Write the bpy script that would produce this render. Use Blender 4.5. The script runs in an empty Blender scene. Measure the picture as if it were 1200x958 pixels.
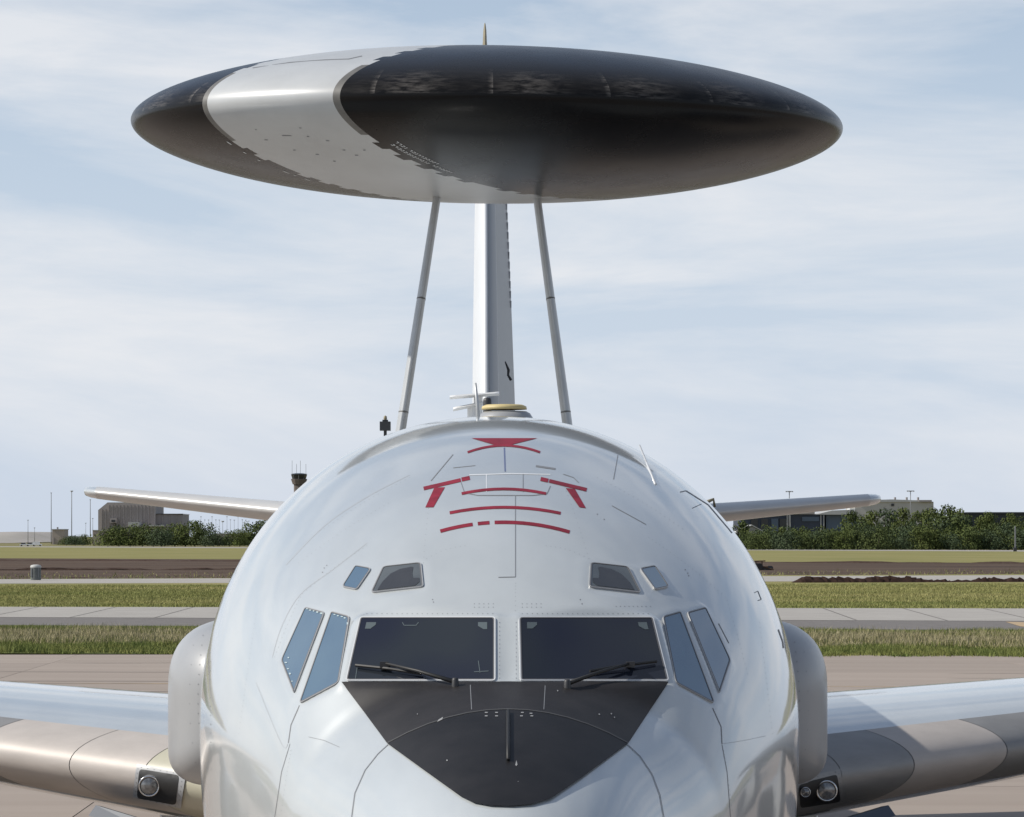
import bpy, bmesh, math, random
import numpy as np
from mathutils import Vector, Matrix
from mathutils.bvhtree import BVHTree

random.seed(7)
rng = np.random.default_rng(11)
scene = bpy.context.scene
COL = scene.collection

# ------------------------------------------------------------------ camera
CX, CZ = -0.18, 4.9            # camera stands a little left of the aircraft axis, on a stair
F = 4000.0                     # focal length in pixels of a 1200 wide picture
VX, VY = 553.0, 628.0          # where the aircraft axis vanishes / the horizon
cam_d = bpy.data.cameras.new('camera')
cam = bpy.data.objects.new('camera', cam_d)
COL.objects.link(cam)
cam.location = (CX, 0, CZ)
cam.rotation_euler = (math.radians(90), 0, 0)
cam_d.sensor_width = 36.0
cam_d.lens = F / 1200.0 * 36.0
cam_d.shift_x = (600.0 - VX) / 1200.0
cam_d.shift_y = (VY - 479.0) / 1200.0
cam_d.clip_start = 0.5
cam_d.clip_end = 30000.0
scene.camera = cam

# ------------------------------------------------------------------ light and sky
SUN = Vector((-0.765, -0.06, 0.64)).normalized()
sun_d = bpy.data.lights.new('sun', 'SUN')
sun_d.energy = 5.0
sun_d.angle = math.radians(0.5)
sun_d.color = (1.0, 0.95, 0.87)
sun_o = bpy.data.objects.new('sun', sun_d)
COL.objects.link(sun_o)
sun_o.location = (-40, 0, 60)
sun_o.rotation_euler = SUN.to_track_quat('Z', 'Y').to_euler()

world = bpy.data.worlds.new('World')
scene.world = world
world.use_nodes = True
wn, wl = world.node_tree.nodes, world.node_tree.links
wn.clear()
w_out = wn.new('ShaderNodeOutputWorld')
w_bg = wn.new('ShaderNodeBackground')
w_bg.inputs['Strength'].default_value = 0.10
sky = wn.new('ShaderNodeTexSky')
sky.sky_type = 'NISHITA'
sky.sun_disc = False
sky.sun_elevation = math.asin(SUN.z)
sky.sun_rotation = math.atan2(SUN.x, SUN.y)
sky.altitude = 300
sky.air_density = 1.0
sky.dust_density = 0.4
sky.ozone_density = 1.2


def wnode(kind, **kw):
    n = wn.new(kind)
    for k, v in kw.items():
        setattr(n, k, v)
    return n


w_tc = wnode('ShaderNodeTexCoord')
w_map = wnode('ShaderNodeMapping')
w_map.inputs['Scale'].default_value = (3.0, 3.0, 12.0)
w_map.inputs['Location'].default_value = (15.2, 4.0, 1.3)
wl.new(w_tc.outputs['Generated'], w_map.inputs['Vector'])
w_no = wnode('ShaderNodeTexNoise')
w_no.inputs['Scale'].default_value = 1.6
w_no.inputs['Detail'].default_value = 9
w_no.inputs['Roughness'].default_value = 0.58
w_no.inputs['Distortion'].default_value = 0.5
wl.new(w_map.outputs['Vector'], w_no.inputs['Vector'])
w_map2 = wnode('ShaderNodeMapping')
w_map2.inputs['Scale'].default_value = (10.0, 10.0, 48.0)
wl.new(w_tc.outputs['Generated'], w_map2.inputs['Vector'])
w_no2 = wnode('ShaderNodeTexNoise')
w_no2.inputs['Scale'].default_value = 1.7
w_no2.inputs['Detail'].default_value = 8
w_no2.inputs['Roughness'].default_value = 0.62
w_no2.inputs['Distortion'].default_value = 0.9
wl.new(w_map2.outputs['Vector'], w_no2.inputs['Vector'])
w_add = wnode('ShaderNodeMath', operation='MULTIPLY_ADD')
w_add.inputs[1].default_value = 0.12
wl.new(w_no2.outputs['Fac'], w_add.inputs[0])
wl.new(w_no.outputs['Fac'], w_add.inputs[2])
w_rmp = wnode('ShaderNodeValToRGB')
w_rmp.color_ramp.elements[0].position = 0.46
w_rmp.color_ramp.elements[0].color = (0.0, 0.0, 0.0, 1)
w_rmp.color_ramp.elements[1].position = 0.70
w_rmp.color_ramp.elements[1].color = (0.82, 0.82, 0.82, 1)
wl.new(w_add.outputs[0], w_rmp.inputs['Fac'])
# thin high veil, seen through a longer slant path near the horizon
w_sep = wnode('ShaderNodeSeparateXYZ')
wl.new(w_tc.outputs['Generated'], w_sep.inputs[0])
w_sl = wnode('ShaderNodeMapRange', interpolation_type='SMOOTHSTEP')
w_sl.inputs['From Min'].default_value = 0.0
w_sl.inputs['From Max'].default_value = 0.30
w_sl.inputs['To Min'].default_value = 0.88
w_sl.inputs['To Max'].default_value = 0.12
wl.new(w_sep.outputs['Z'], w_sl.inputs['Value'])
w_veil = wnode('ShaderNodeMixRGB')
w_veil.inputs['Color2'].default_value = (6.05, 6.9, 8.35, 1)
wl.new(w_sl.outputs['Result'], w_veil.inputs['Fac'])
wl.new(sky.outputs['Color'], w_veil.inputs['Color1'])
w_mix = wnode('ShaderNodeMixRGB')
w_mix.inputs['Color2'].default_value = (8.4, 8.5, 8.75, 1)
w_cs = wnode('ShaderNodeMapRange', interpolation_type='SMOOTHSTEP')
w_cs.inputs['From Min'].default_value = 0.08
w_cs.inputs['From Max'].default_value = 0.55
w_cs.inputs['To Min'].default_value = 1.0
w_cs.inputs['To Max'].default_value = 0.28
wl.new(w_sep.outputs['Z'], w_cs.inputs['Value'])
w_cl = wnode('ShaderNodeMapRange', interpolation_type='SMOOTHSTEP')
w_cl.inputs['From Min'].default_value = -0.01
w_cl.inputs['From Max'].default_value = 0.06
w_cl.inputs['To Min'].default_value = 0.4
w_cl.inputs['To Max'].default_value = 1.0
wl.new(w_sep.outputs['Z'], w_cl.inputs['Value'])
w_m1 = wnode('ShaderNodeMath', operation='MULTIPLY')
wl.new(w_cs.outputs['Result'], w_m1.inputs[0]); wl.new(w_cl.outputs['Result'], w_m1.inputs[1])
w_m2 = wnode('ShaderNodeMath', operation='MULTIPLY')
wl.new(w_rmp.outputs['Color'], w_m2.inputs[0]); wl.new(w_m1.outputs[0], w_m2.inputs[1])
wl.new(w_m2.outputs[0], w_mix.inputs['Fac'])
wl.new(w_veil.outputs['Color'], w_mix.inputs['Color1'])
wl.new(w_mix.outputs['Color'], w_bg.inputs['Color'])
wl.new(w_bg.outputs['Background'], w_out.inputs['Surface'])

scene.view_settings.view_transform = 'Standard'
scene.view_settings.look = 'None'
scene.view_settings.exposure = 0.0
scene.view_settings.gamma = 1.0
scene.cycles.max_bounces = 8

# ------------------------------------------------------------------ materials
MATS = {}


def mat(name, col, rough=0.6, metal=0.0, coat=0.0, coat_rough=0.05, var=0.0, vscale=3.0, vstretch=(1, 1, 1),
        bump=0.0, bscale=8.0, bstretch=(1, 1, 1), col2=None, spec=0.5, detail=4.0, rand=0.0):
    """Principled material: colour with noise variation between col and col2, optional bump."""
    if name in MATS:
        return MATS[name]
    m = bpy.data.materials.new(name)
    m.use_nodes = True
    nt = m.node_tree
    N, L = nt.nodes, nt.links
    p = N['Principled BSDF']
    p.inputs['Base Color'].default_value = (*col, 1)
    p.inputs['Roughness'].default_value = rough
    p.inputs['Metallic'].default_value = metal
    p.inputs['Coat Weight'].default_value = coat
    p.inputs['Coat Roughness'].default_value = coat_rough
    p.inputs['Specular IOR Level'].default_value = spec
    tc = N.new('ShaderNodeTexCoord')
    if var > 0 or col2:
        mp = N.new('ShaderNodeMapping')
        mp.inputs['Scale'].default_value = vstretch
        L.new(tc.outputs['Object'], mp.inputs['Vector'])
        no = N.new('ShaderNodeTexNoise')
        no.inputs['Scale'].default_value = vscale
        no.inputs['Detail'].default_value = detail
        no.inputs['Roughness'].default_value = 0.6
        L.new(mp.outputs['Vector'], no.inputs['Vector'])
        rp = N.new('ShaderNodeValToRGB')
        a, b = rp.color_ramp.elements
        a.position, b.position = 0.32, 0.68
        if col2:
            a.color, b.color = (*col, 1), (*col2, 1)
        else:
            a.color = (*[c * (1 - var) for c in col], 1)
            b.color = (*[min(1, c * (1 + var)) for c in col], 1)
        L.new(no.outputs['Fac'], rp.inputs['Fac'])
        src = rp.outputs['Color']
        if rand > 0:
            oi = N.new('ShaderNodeObjectInfo')
            mr = N.new('ShaderNodeMapRange')
            mr.inputs['To Min'].default_value = 1 - rand
            mr.inputs['To Max'].default_value = 1 + rand
            L.new(oi.outputs['Random'], mr.inputs['Value'])
            mx = N.new('ShaderNodeVectorMath')
            mx.operation = 'SCALE'
            L.new(src, mx.inputs[0])
            L.new(mr.outputs['Result'], mx.inputs['Scale'])
            src = mx.outputs['Vector']
        L.new(src, p.inputs['Base Color'])
    if bump > 0:
        mp2 = N.new('ShaderNodeMapping')
        mp2.inputs['Scale'].default_value = bstretch
        L.new(tc.outputs['Object'], mp2.inputs['Vector'])
        nb = N.new('ShaderNodeTexNoise')
        nb.inputs['Scale'].default_value = bscale
        nb.inputs['Detail'].default_value = 3
        L.new(mp2.outputs['Vector'], nb.inputs['Vector'])
        bp = N.new('ShaderNodeBump')
        bp.inputs['Strength'].default_value = 1.0
        bp.inputs['Distance'].default_value = bump
        L.new(nb.outputs['Fac'], bp.inputs['Height'])
        L.new(bp.outputs['Normal'], p.inputs['Normal'])
        L.new(bp.outputs['Normal'], p.inputs['Coat Normal'])
    MATS[name] = m
    return m


M_SKIN = mat('light grey gloss paint', (0.455, 0.48, 0.483), rough=0.33, metal=0.12, coat=1.0, coat_rough=0.07, var=0.05, vscale=2.2,
             vstretch=(1, 0.35, 1), bump=0.0013, bscale=1.3, bstretch=(1.0, 1.5, 0.6))
M_SKIN2 = mat('light grey satin paint', (0.29, 0.295, 0.30), rough=0.42, coat=0.3, coat_rough=0.2, var=0.04, vscale=2.0)
M_DOMEGREY = mat('rotodome grey paint', (0.42, 0.43, 0.43), rough=0.38, coat=0.15, coat_rough=0.25, var=0.05, vscale=1.6)
M_TRIM = mat('sealant grey edge', (0.125, 0.12, 0.11), rough=0.5, var=0.15, vscale=6)
M_BLACK = mat('antiglare black', (0.017, 0.015, 0.0145), rough=0.52, var=0.25, vscale=5, spec=0.35)
M_SLATE = mat('slate gloss paint', (0.05, 0.062, 0.085), rough=0.5)
M_RUBBER = mat('black rubber', (0.012, 0.012, 0.012), rough=0.55)
M_FRAME = mat('window frame grey', (0.55, 0.56, 0.57), rough=0.35, coat=0.3, var=0.05)
M_GASKET = mat('window sealant', (0.10, 0.10, 0.105), rough=0.6)
M_RED = mat('faded red walkway tape', (0.20, 0.012, 0.026), rough=0.55, var=0.25, vscale=9, spec=.3)
M_LINE = mat('panel seam', (0.17, 0.175, 0.185), rough=0.6)
M_LINEW = mat('pale seam sealant', (0.62, 0.63, 0.64), rough=0.5)
M_METAL = mat('bare aluminium', (0.40, 0.365, 0.335), rough=0.5, metal=0.1, spec=.3, var=0.06, vscale=2.5, vstretch=(1, 1, 4))
M_METALD = mat('dull and shaded aluminium', (0.24, 0.235, 0.228), rough=0.48, metal=0.3, var=0.08, vscale=2.5, vstretch=(1, 1, 4))  # darker metal, also carries the painted shade of the right wing edge
M_OLIVE = mat('yellowed fillet paint', (0.40, 0.38, 0.29), rough=0.42, coat=0.2, var=0.06)
M_WHITE = mat('white paint', (0.75, 0.75, 0.74), rough=0.35, coat=0.3)
M_YELLOW = mat('faded yellow antenna', (0.52, 0.42, 0.20), rough=0.55, var=0.1, vscale=9)
M_TAN = mat('weathered tan fairing', (0.22, 0.19, 0.12), rough=0.6, var=0.25, vscale=4)
M_DARK = mat('dark fitting', (0.03, 0.03, 0.032), rough=0.5)
M_STRUT = mat('strut grey metal', (0.44, 0.45, 0.455), rough=0.4, metal=0.3, var=0.08, vscale=2)
M_LENS = mat('lamp lens', (0.17, 0.17, 0.17), rough=0.15, metal=0.4, var=.5, vscale=22, coat=1.0, coat_rough=0.02)
M_CHROME = mat('lamp ring', (0.55, 0.55, 0.55), rough=0.2, metal=1.0)


def glass_mat(name, col, rough=0.04):
    return mat(name, col, rough=rough, coat=1.0, coat_rough=0.01, var=0.35, vscale=1.6, spec=0.6, detail=1.5)


M_GLASS = mat('tinted windshield glass', (0.008, 0.009, 0.024), rough=0.04, coat=0.0,
              col2=(0.019, 0.023, 0.028), vscale=1.5, spec=0.5, detail=1.0)
M_GLASSB = mat('sky tinted side window glass', (0.06, 0.11, 0.165), rough=0.05, coat=1.0, coat_rough=0.01,
               col2=(0.08, 0.135, 0.185), vscale=3, spec=0.8, detail=1.0)  # blue sky reflection painted into the pane colour
M_SHADE = mat('window shade', (0.025, 0.024, 0.023), rough=0.4, coat=0.5, var=0.2, vscale=6)
M_GLASSE = mat('eyebrow glass', (0.075, 0.082, 0.08), rough=0.06, coat=0.6, coat_rough=.02, var=.2, vscale=4)
M_SEALW = mat('pale window sealant', (0.36, 0.44, 0.45), rough=0.5)

# rotodome black with scuffed wear bands
M_DOMEBLK = bpy.data.materials.new('rotodome black')
M_DOMEBLK.use_nodes = True


def build_dome_black():
    nt = M_DOMEBLK.node_tree
    N, L = nt.nodes, nt.links
    p = N['Principled BSDF']
    tc = N.new('ShaderNodeTexCoord')
    sep = N.new('ShaderNodeSeparateXYZ')
    L.new(tc.outputs['Object'], sep.inputs[0])
    at = N.new('ShaderNodeMath'); at.operation = 'ARCTAN2'
    L.new(sep.outputs['X'], at.inputs[0]); L.new(sep.outputs['Y'], at.inputs[1])
    cmb = N.new('ShaderNodeCombineXYZ')
    L.new(at.outputs[0], cmb.inputs['X']); L.new(sep.outputs['Z'], cmb.inputs['Z'])
    # streaks along the rim
    mp = N.new('ShaderNodeMapping'); mp.inputs['Scale'].default_value = (12, 1, 20)
    L.new(cmb.outputs[0], mp.inputs['Vector'])
    n1 = N.new('ShaderNodeTexNoise'); n1.inputs['Scale'].default_value = 1.6; n1.inputs['Detail'].default_value = 5
    n1.inputs['Roughness'].default_value = 0.7
    L.new(mp.outputs[0], n1.inputs['Vector'])
    # rubbed patches, one behind each seam of the rim boots
    tt = N.new('ShaderNodeMath'); tt.operation = 'MULTIPLY_ADD'
    tt.inputs[1].default_value = -3.274; tt.inputs[2].default_value = -2.063 + 8
    L.new(at.outputs[0], tt.inputs[0])
    fr = N.new('ShaderNodeMath'); fr.operation = 'FRACT'
    L.new(tt.outputs[0], fr.inputs[0])
    r2 = N.new('ShaderNodeValToRGB')
    r2.color_ramp.elements[0].position = 0.03; r2.color_ramp.elements[0].color = (1, 1, 1, 1)
    e = r2.color_ramp.elements.new(0.0); e.color = (.1, .1, .1, 1)
    r2.color_ramp.elements[1].position = 0.72; r2.color_ramp.elements[1].color = (0.03, 0.03, 0.03, 1)
    e = r2.color_ramp.elements.new(0.3); e.color = (.55, .55, .55, 1)
    e = r2.color_ramp.elements.new(0.95); e.color = (.12, .12, .12, 1)
    L.new(fr.outputs[0], r2.inputs['Fac'])
    r1 = N.new('ShaderNodeValToRGB')
    r1.color_ramp.elements[0].position = 0.42; r1.color_ramp.elements[1].position = 0.72
    L.new(n1.outputs['Fac'], r1.inputs['Fac'])
    # height band on the upper slope
    band = N.new('ShaderNodeValToRGB')
    cr = band.color_ramp
    cr.elements[0].position = 0.015; cr.elements[0].color = (0, 0, 0, 1)
    cr.elements[1].position = 0.34; cr.elements[1].color = (0, 0, 0, 1)
    e = cr.elements.new(0.03); e.color = (1, 1, 1, 1)
    e = cr.elements.new(0.22); e.color = (.6, .6, .6, 1)
    L.new(sep.outputs['Z'], band.inputs['Fac'])
    m1 = N.new('ShaderNodeMath'); m1.operation = 'MULTIPLY'
    L.new(r1.outputs['Color'], m1.inputs[0]); L.new(r2.outputs['Color'], m1.inputs[1])
    m2 = N.new('ShaderNodeMath'); m2.operation = 'MULTIPLY'
    L.new(m1.outputs[0], m2.inputs[0]); L.new(band.outputs['Color'], m2.inputs[1])
    # general grime
    n3 = N.new('ShaderNodeTexNoise'); n3.inputs['Scale'].default_value = 2.2; n3.inputs['Detail'].default_value = 6
    L.new(tc.outputs['Object'], n3.inputs['Vector'])
    g = N.new('ShaderNodeMixRGB')
    g.inputs['Color1'].default_value = (0.006, 0.006, 0.007, 1)
    g.inputs['Color2'].default_value = (0.013, 0.012, 0.011, 1)
    L.new(n3.outputs['Fac'], g.inputs['Fac'])
    mx = N.new('ShaderNodeMixRGB')
    mx.inputs['Color2'].default_value = (0.25, 0.23, 0.21, 1)
    L.new(m2.outputs[0], mx.inputs['Fac']); L.new(g.outputs['Color'], mx.inputs['Color1'])
    L.new(mx.outputs['Color'], p.inputs['Base Color'])
    p.inputs['Roughness'].default_value = 0.36
    p.inputs['Specular IOR Level'].default_value = 0.13
    rr = N.new('ShaderNodeMapRange')
    rr.inputs['To Min'].default_value = 0.21; rr.inputs['To Max'].default_value = 0.32
    L.new(n3.outputs['Fac'], rr.inputs['Value']); L.new(rr.outputs['Result'], p.inputs['Roughness'])


build_dome_black()

# ------------------------------------------------------------------ object helpers


def wloc(o):
    v = Vector((0, 0, 0))
    while o is not None:
        v += o.location
        o = o.parent
    return v


def tag(o, label=None, cat=None, group=None, kind=None):
    if label: o['label'] = label
    if cat: o['category'] = cat
    if group: o['group'] = group
    if kind: o['kind'] = kind
    return o


def thing(name, loc, label, cat, group=None):
    o = bpy.data.objects.new(name, None)
    COL.objects.link(o)
    o.location = loc
    o.empty_display_size = 0.3
    return tag(o, label, cat, group)


def link(name, me, parent=None):
    o = bpy.data.objects.new(name, me)
    COL.objects.link(o)
    if parent is not None:
        o.parent = parent
    return o


def obj(name, verts, faces, m, parent=None, smooth=True, world=True, origin=None):
    """mesh object from world-space verts; lives in the parent's (translated) frame"""
    off = wloc(parent) if (parent is not None and world) else Vector((0, 0, 0))
    if origin is not None and parent is None:
        off = Vector(origin)
    V = np.asarray(verts, dtype=float).reshape(-1, 3) - np.array(off)
    me = bpy.data.meshes.new(name)
    me.from_pydata(V.tolist(), [], [tuple(int(i) for i in f) for f in faces])
    if m is not None:
        for mm in (m if isinstance(m, (list, tuple)) else [m]):
            me.materials.append(mm)
    if smooth:
        me.polygons.foreach_set('use_smooth', [True] * len(me.polygons))
    me.update()
    o = link(name, me, parent)
    if origin is not None and parent is None:
        o.location = origin
    return o


def bmobj(name, bm, m, parent=None, smooth=False, origin=None):
    bm.normal_update()
    V = [tuple(v.co) for v in bm.verts]
    bm.verts.index_update()
    Fc = [[v.index for v in f.verts] for f in bm.faces]
    bm.free()
    return obj(name, V, Fc, m, parent, smooth, origin=origin)


class MB:
    """collects simple solids in world space, links them as one mesh"""

    def __init__(s):
        s.v, s.f = [], []

    def add(s, V, Fc):
        b = len(s.v)
        s.v += [tuple(v) for v in V]
        s.f += [tuple(i + b for i in f) for f in Fc]
        return s

    def box(s, x0, x1, y0, y1, z0, z1):
        V = [(x, y, z) for z in (z0, z1) for y in (y0, y1) for x in (x0, x1)]
        return s.add(V, [(0, 2, 3, 1), (4, 5, 7, 6), (0, 1, 5, 4), (2, 6, 7, 3), (0, 4, 6, 2), (1, 3, 7, 5)])

    def tube(s, pts, r, n=8, caps=True):
        pts = [Vector(p) for p in pts]
        rs = r if isinstance(r, (list, tuple)) else [r] * len(pts)
        V, Fc = [], []
        for i, p in enumerate(pts):
            d = (pts[min(i + 1, len(pts) - 1)] - pts[max(i - 1, 0)]).normalized()
            a = d.orthogonal().normalized() if abs(d.z) > 0.9 else d.cross(Vector((0, 0, 1))).normalized()
            if abs(d.z) > 0.9:
                a = Vector((1, 0, 0)) - d * d.x
                a.normalize()
            b = d.cross(a)
            for k in range(n):
                t = 2 * math.pi * k / n
                V.append(p + (a * math.cos(t) + b * math.sin(t)) * rs[i])
        for i in range(len(pts) - 1):
            for k in range(n):
                k2 = (k + 1) % n
                Fc.append((i * n + k, i * n + k2, (i + 1) * n + k2, (i + 1) * n + k))
        if caps:
            Fc.append(tuple(range(n))[::-1])
            Fc.append(tuple((len(pts) - 1) * n + k for k in range(n)))
        return s.add(V, Fc)

    def lathe(s, prof, c, axis='z', n=24):
        """prof: list of (r, h) along the axis from centre c"""
        V, Fc = [], []
        for r, h in prof:
            for k in range(n):
                t = 2 * math.pi * k / n
                if axis == 'z': V.append((c[0] + r * math.cos(t), c[1] + r * math.sin(t), c[2] + h))
                elif axis == 'y': V.append((c[0] + r * math.cos(t), c[1] + h, c[2] + r * math.sin(t)))
                else: V.append((c[0] + h, c[1] + r * math.cos(t), c[2] + r * math.sin(t)))
        for i in range(len(prof) - 1):
            for k in range(n):
                k2 = (k + 1) % n
                Fc.append((i * n + k, i * n + k2, (i + 1) * n + k2, (i + 1) * n + k))
        return s.add(V, Fc)

    def prism(s, poly_xz, y0, y1):
        n = len(poly_xz)
        V = [(x, y0, z) for x, z in poly_xz] + [(x, y1, z) for x, z in poly_xz]
        Fc = [tuple(range(n)), tuple(range(2 * n - 1, n - 1, -1))]
        for i in range(n):
            j = (i + 1) % n
            Fc.append((i, i + n, j + n, j))
        return s.add(V, Fc)

    def build(s, name, m, parent=None, smooth=False, origin=None):
        o = obj(name, s.v, s.f, m, parent, smooth, origin=origin)
        return o


def px(x, y, D):
    """a point seen at picture position x, y at distance D"""
    return Vector(((x - VX) * D / F + CX, D, CZ - (y - VY) * D / F))


def gy(y):
    """distance of the ground seen at picture row y"""
    return CZ * F / (y - VY)


def pchip(xs, ys):
    xs, ys = np.array(xs, float), np.array(ys, float)
    h = np.diff(xs); d = np.diff(ys) / h
    m = np.zeros_like(xs)
    m[0], m[-1] = d[0], d[-1]
    for i in range(1, len(xs) - 1):
        if d[i - 1] * d[i] <= 0:
            m[i] = 0
        else:
            w1, w2 = 2 * h[i] + h[i - 1], h[i] + 2 * h[i - 1]
            m[i] = (w1 + w2) / (w1 / d[i - 1] + w2 / d[i])

    def f(x):
        x = np.asarray(x, float)
        i = np.clip(np.searchsorted(xs, x) - 1, 0, len(xs) - 2)
        t = (x - xs[i]) / h[i]
        t = np.clip(t, 0, 1)
        return ((2 * t**3 - 3 * t**2 + 1) * ys[i] + (t**3 - 2 * t**2 + t) * h[i] * m[i]
                + (-2 * t**3 + 3 * t**2) * ys[i + 1] + (t**3 - t**2) * h[i] * m[i + 1])
    return f


# ================================================================== the aircraft
Y0 = 14.8
plane = thing('surveillance_aircraft', (0, 27.0, 0),
              'light grey four-engined surveillance jet with black rotating radar dome, seen nose-on', 'aircraft')

# ---- fuselage loft
T = np.array([
    # s     zt    zc    zb    w     nu
    [0.00, 3.12, 3.12, 3.12, 0.00, 2.0],
    [0.04, 3.27, 3.12, 2.97, 0.14, 2.0],
    [0.20, 3.43, 3.13, 2.80, 0.29, 2.0],
    [0.50, 3.60, 3.16, 2.58, 0.45, 2.0],
    [1.00, 3.80, 3.21, 2.32, 0.63, 2.05],
    [1.75, 4.03, 3.29, 2.05, 0.86, 2.15],
    [2.20, 4.135, 3.36, 1.92, 1.02, 2.25],
    [2.35, 4.17, 3.38, 1.88, 1.075, 2.28],
    [2.45, 4.25, 3.40, 1.85, 1.115, 2.28],
    [2.75, 4.49, 3.45, 1.78, 1.22, 2.28],
    [3.20, 4.73, 3.52, 1.70, 1.36, 2.2],
    [4.00, 5.05, 3.63, 1.57, 1.57, 2.08],
    [5.00, 5.33, 3.72, 1.46, 1.73, 2.09],
    [6.00, 5.535, 3.78, 1.40, 1.82, 2.09],
    [7.00, 5.65, 3.81, 1.37, 1.865, 2.09],
    [8.00, 5.695, 3.82, 1.37, 1.88, 2.09],
    [9.00, 5.70, 3.82, 1.37, 1.88, 2.09],
    [28.0, 5.70, 3.82, 1.37, 1.88, 2.0],
    [33.0, 5.70, 3.88, 1.55, 1.84, 2.0],
    [38.0, 5.66, 4.10, 2.25, 1.58, 2.0],
    [42.0, 5.56, 4.35, 3.05, 1.15, 2.0],
    [45.0, 5.40, 4.55, 3.72, 0.68, 2.0],
    [46.4, 5.15, 4.65, 4.20, 0.34, 2.0],
    [46.6, 4.75, 4.70, 4.62, 0.02, 2.0]])
f_zt, f_zc, f_zb, f_w, f_nu = [pchip(T[:, 0], T[:, k]) for k in range(1, 6)]


def fuselage_grid():
    s1 = 0.0 + (np.linspace(0, 1, 26) ** 2) * 0.6
    s2 = np.arange(0.625, 5.0, 0.022)
    s3 = np.arange(5.02, 9.0, 0.05)
    s4 = np.linspace(9.0, 46.6, 60)
    S = np.concatenate([s1, s2, s3, s4])
    NA = 360
    th = np.linspace(0, 2 * np.pi, NA, endpoint=False)
    c, sn = np.cos(th), np.sin(th)
    zt, zc, zb, w, nu = f_zt(S), f_zc(S), f_zb(S), f_w(S), f_nu(S)
    up = sn >= 0
    X = np.zeros((len(S), NA)); Z = np.zeros((len(S), NA))
    for j in range(NA):
        e = 2.0 / (nu if up[j] else np.full_like(nu, 2.35))
        X[:, j] = w * np.sign(c[j]) * np.abs(c[j]) ** e
        hh = (zt - zc) if up[j] else (zc - zb)
        Z[:, j] = zc + hh * np.sign(sn[j]) * np.abs(sn[j]) ** e
    X -= (0.025 * np.clip((S - 3) / 4, 0, 1))[:, None]
    Y = np.repeat((S + Y0)[:, None], NA, 1)
    V = np.stack([X, Y, Z], -1).reshape(-1, 3)
    ns = len(S)
    i = np.arange(ns - 1)[:, None] * NA
    a = np.arange(NA)[None, :]; b = (a + 1) % NA
    Fq = np.stack([i + a, i + b, i + NA + b, i + NA + a], -1).reshape(-1, 4)
    return V, Fq


FV, FF = fuselage_grid()


class Surf:
    """a surface that can be asked where a sight line meets it"""

    def __init__(s, V, Fc):
        s.t = BVHTree.FromPolygons([tuple(v) for v in V], [tuple(int(k) for k in f) for f in Fc])

    def at(s, x, y, off=0.0, tries=6):
        o = Vector((CX, 0, CZ))
        d = (px(x, y, 1.0) - o).normalized()
        h = s.t.ray_cast(o, d)
        if h[0] is None:
            return None
        n = h[1]
        if n.dot(d) > 0: n = -n
        return h[0] + n * off, n


# front half only for the ray casts
front = FV[:, 1] < 26
keep = front[FF].all(1)
base_surf = Surf(FV, FF[keep])


def fit_plane(P):
    P = np.array([tuple(p) for p in P])
    c = P.mean(0)
    u, s_, vt = np.linalg.svd(P - c)
    n = vt[2]
    if n[1] > 0: n = -n
    return Vector(c), Vector(n)


def mirror(p):
    return Vector((-p.x, p.y, p.z))


def ray_plane(x, y, p0, n):
    o = Vector((CX, 0, CZ)); d = px(x, y, 1.0) - o
    return o + d * ((p0 - o).dot(n) / d.dot(n))


# ---- windows: outline in the picture for the left side, then mirrored
WIN = {}
pA, pB, pC = px(581, 799, 17.12), px(405, 799, 17.40), px(581, 724, 17.50)
nW = (pB - pA).cross(pC - pA).normalized()
if nW.y > 0: nW = -nW
WIN['windshield'] = ([(422, 724), (581, 724), (581, 799), (405, 799)], pA, nW)
for nm, poly in (('side_window_front', [(389, 717), (411, 723), (398, 801), (351, 826)]),
                 ('side_window_rear', [(358.5, 712), (381.5, 718), (345, 814), (330, 775)]),
                 ('eyebrow_window', [(449, 665), (494, 660), (497, 689), (434.5, 696)]),
                 ('eyebrow_window_small', [(417, 663.5), (436, 667), (418.5, 692.5), (401, 689)])):
    P = [base_surf.at(*q)[0] for q in poly]
    c, n = fit_plane(P)
    WIN[nm] = (poly, c, n)

# flatten the skin round each pane
def flatten(V, P, p0, n, rad, reach=0.28):
    P = np.array([tuple(p) for p in P]); p0 = np.array(p0); n = np.array(n)
    u = np.cross(n, [0, 0, 1.0]); u /= np.linalg.norm(u); v = np.cross(n, u)
    near = np.where((np.abs(V - P.mean(0)) < 1.6).all(1))[0]
    Q = V[near]
    dist = (Q - p0) @ n
    q = np.stack([(Q - p0) @ u, (Q - p0) @ v], -1)
    pp = np.stack([(P - p0) @ u, (P - p0) @ v], -1)
    k = len(pp)
    inside = np.zeros(len(q), bool)
    dm = np.full(len(q), 1e9)
    for i in range(k):
        a, b = pp[i], pp[(i + 1) % k]
        e = b - a
        t = np.clip(((q - a) @ e) / (e @ e), 0, 1)
        dm = np.minimum(dm, np.linalg.norm(q - (a + t[:, None] * e), axis=1))
        cond = ((a[1] > q[:, 1]) != (b[1] > q[:, 1]))
        with np.errstate(divide='ignore', invalid='ignore'):
            xi = (b[0] - a[0]) * (q[:, 1] - a[1]) / (b[1] - a[1] + 1e-12) + a[0]
        inside ^= cond & (q[:, 0] < xi)
    d = np.where(inside, 0, dm)
    t = np.clip(1 - d / rad, 0, 1)
    wgt = t * t * (3 - 2 * t)
    wgt[np.abs(dist) > reach] = 0
    V[near] = Q - n[None, :] * (dist * wgt)[:, None]


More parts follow.
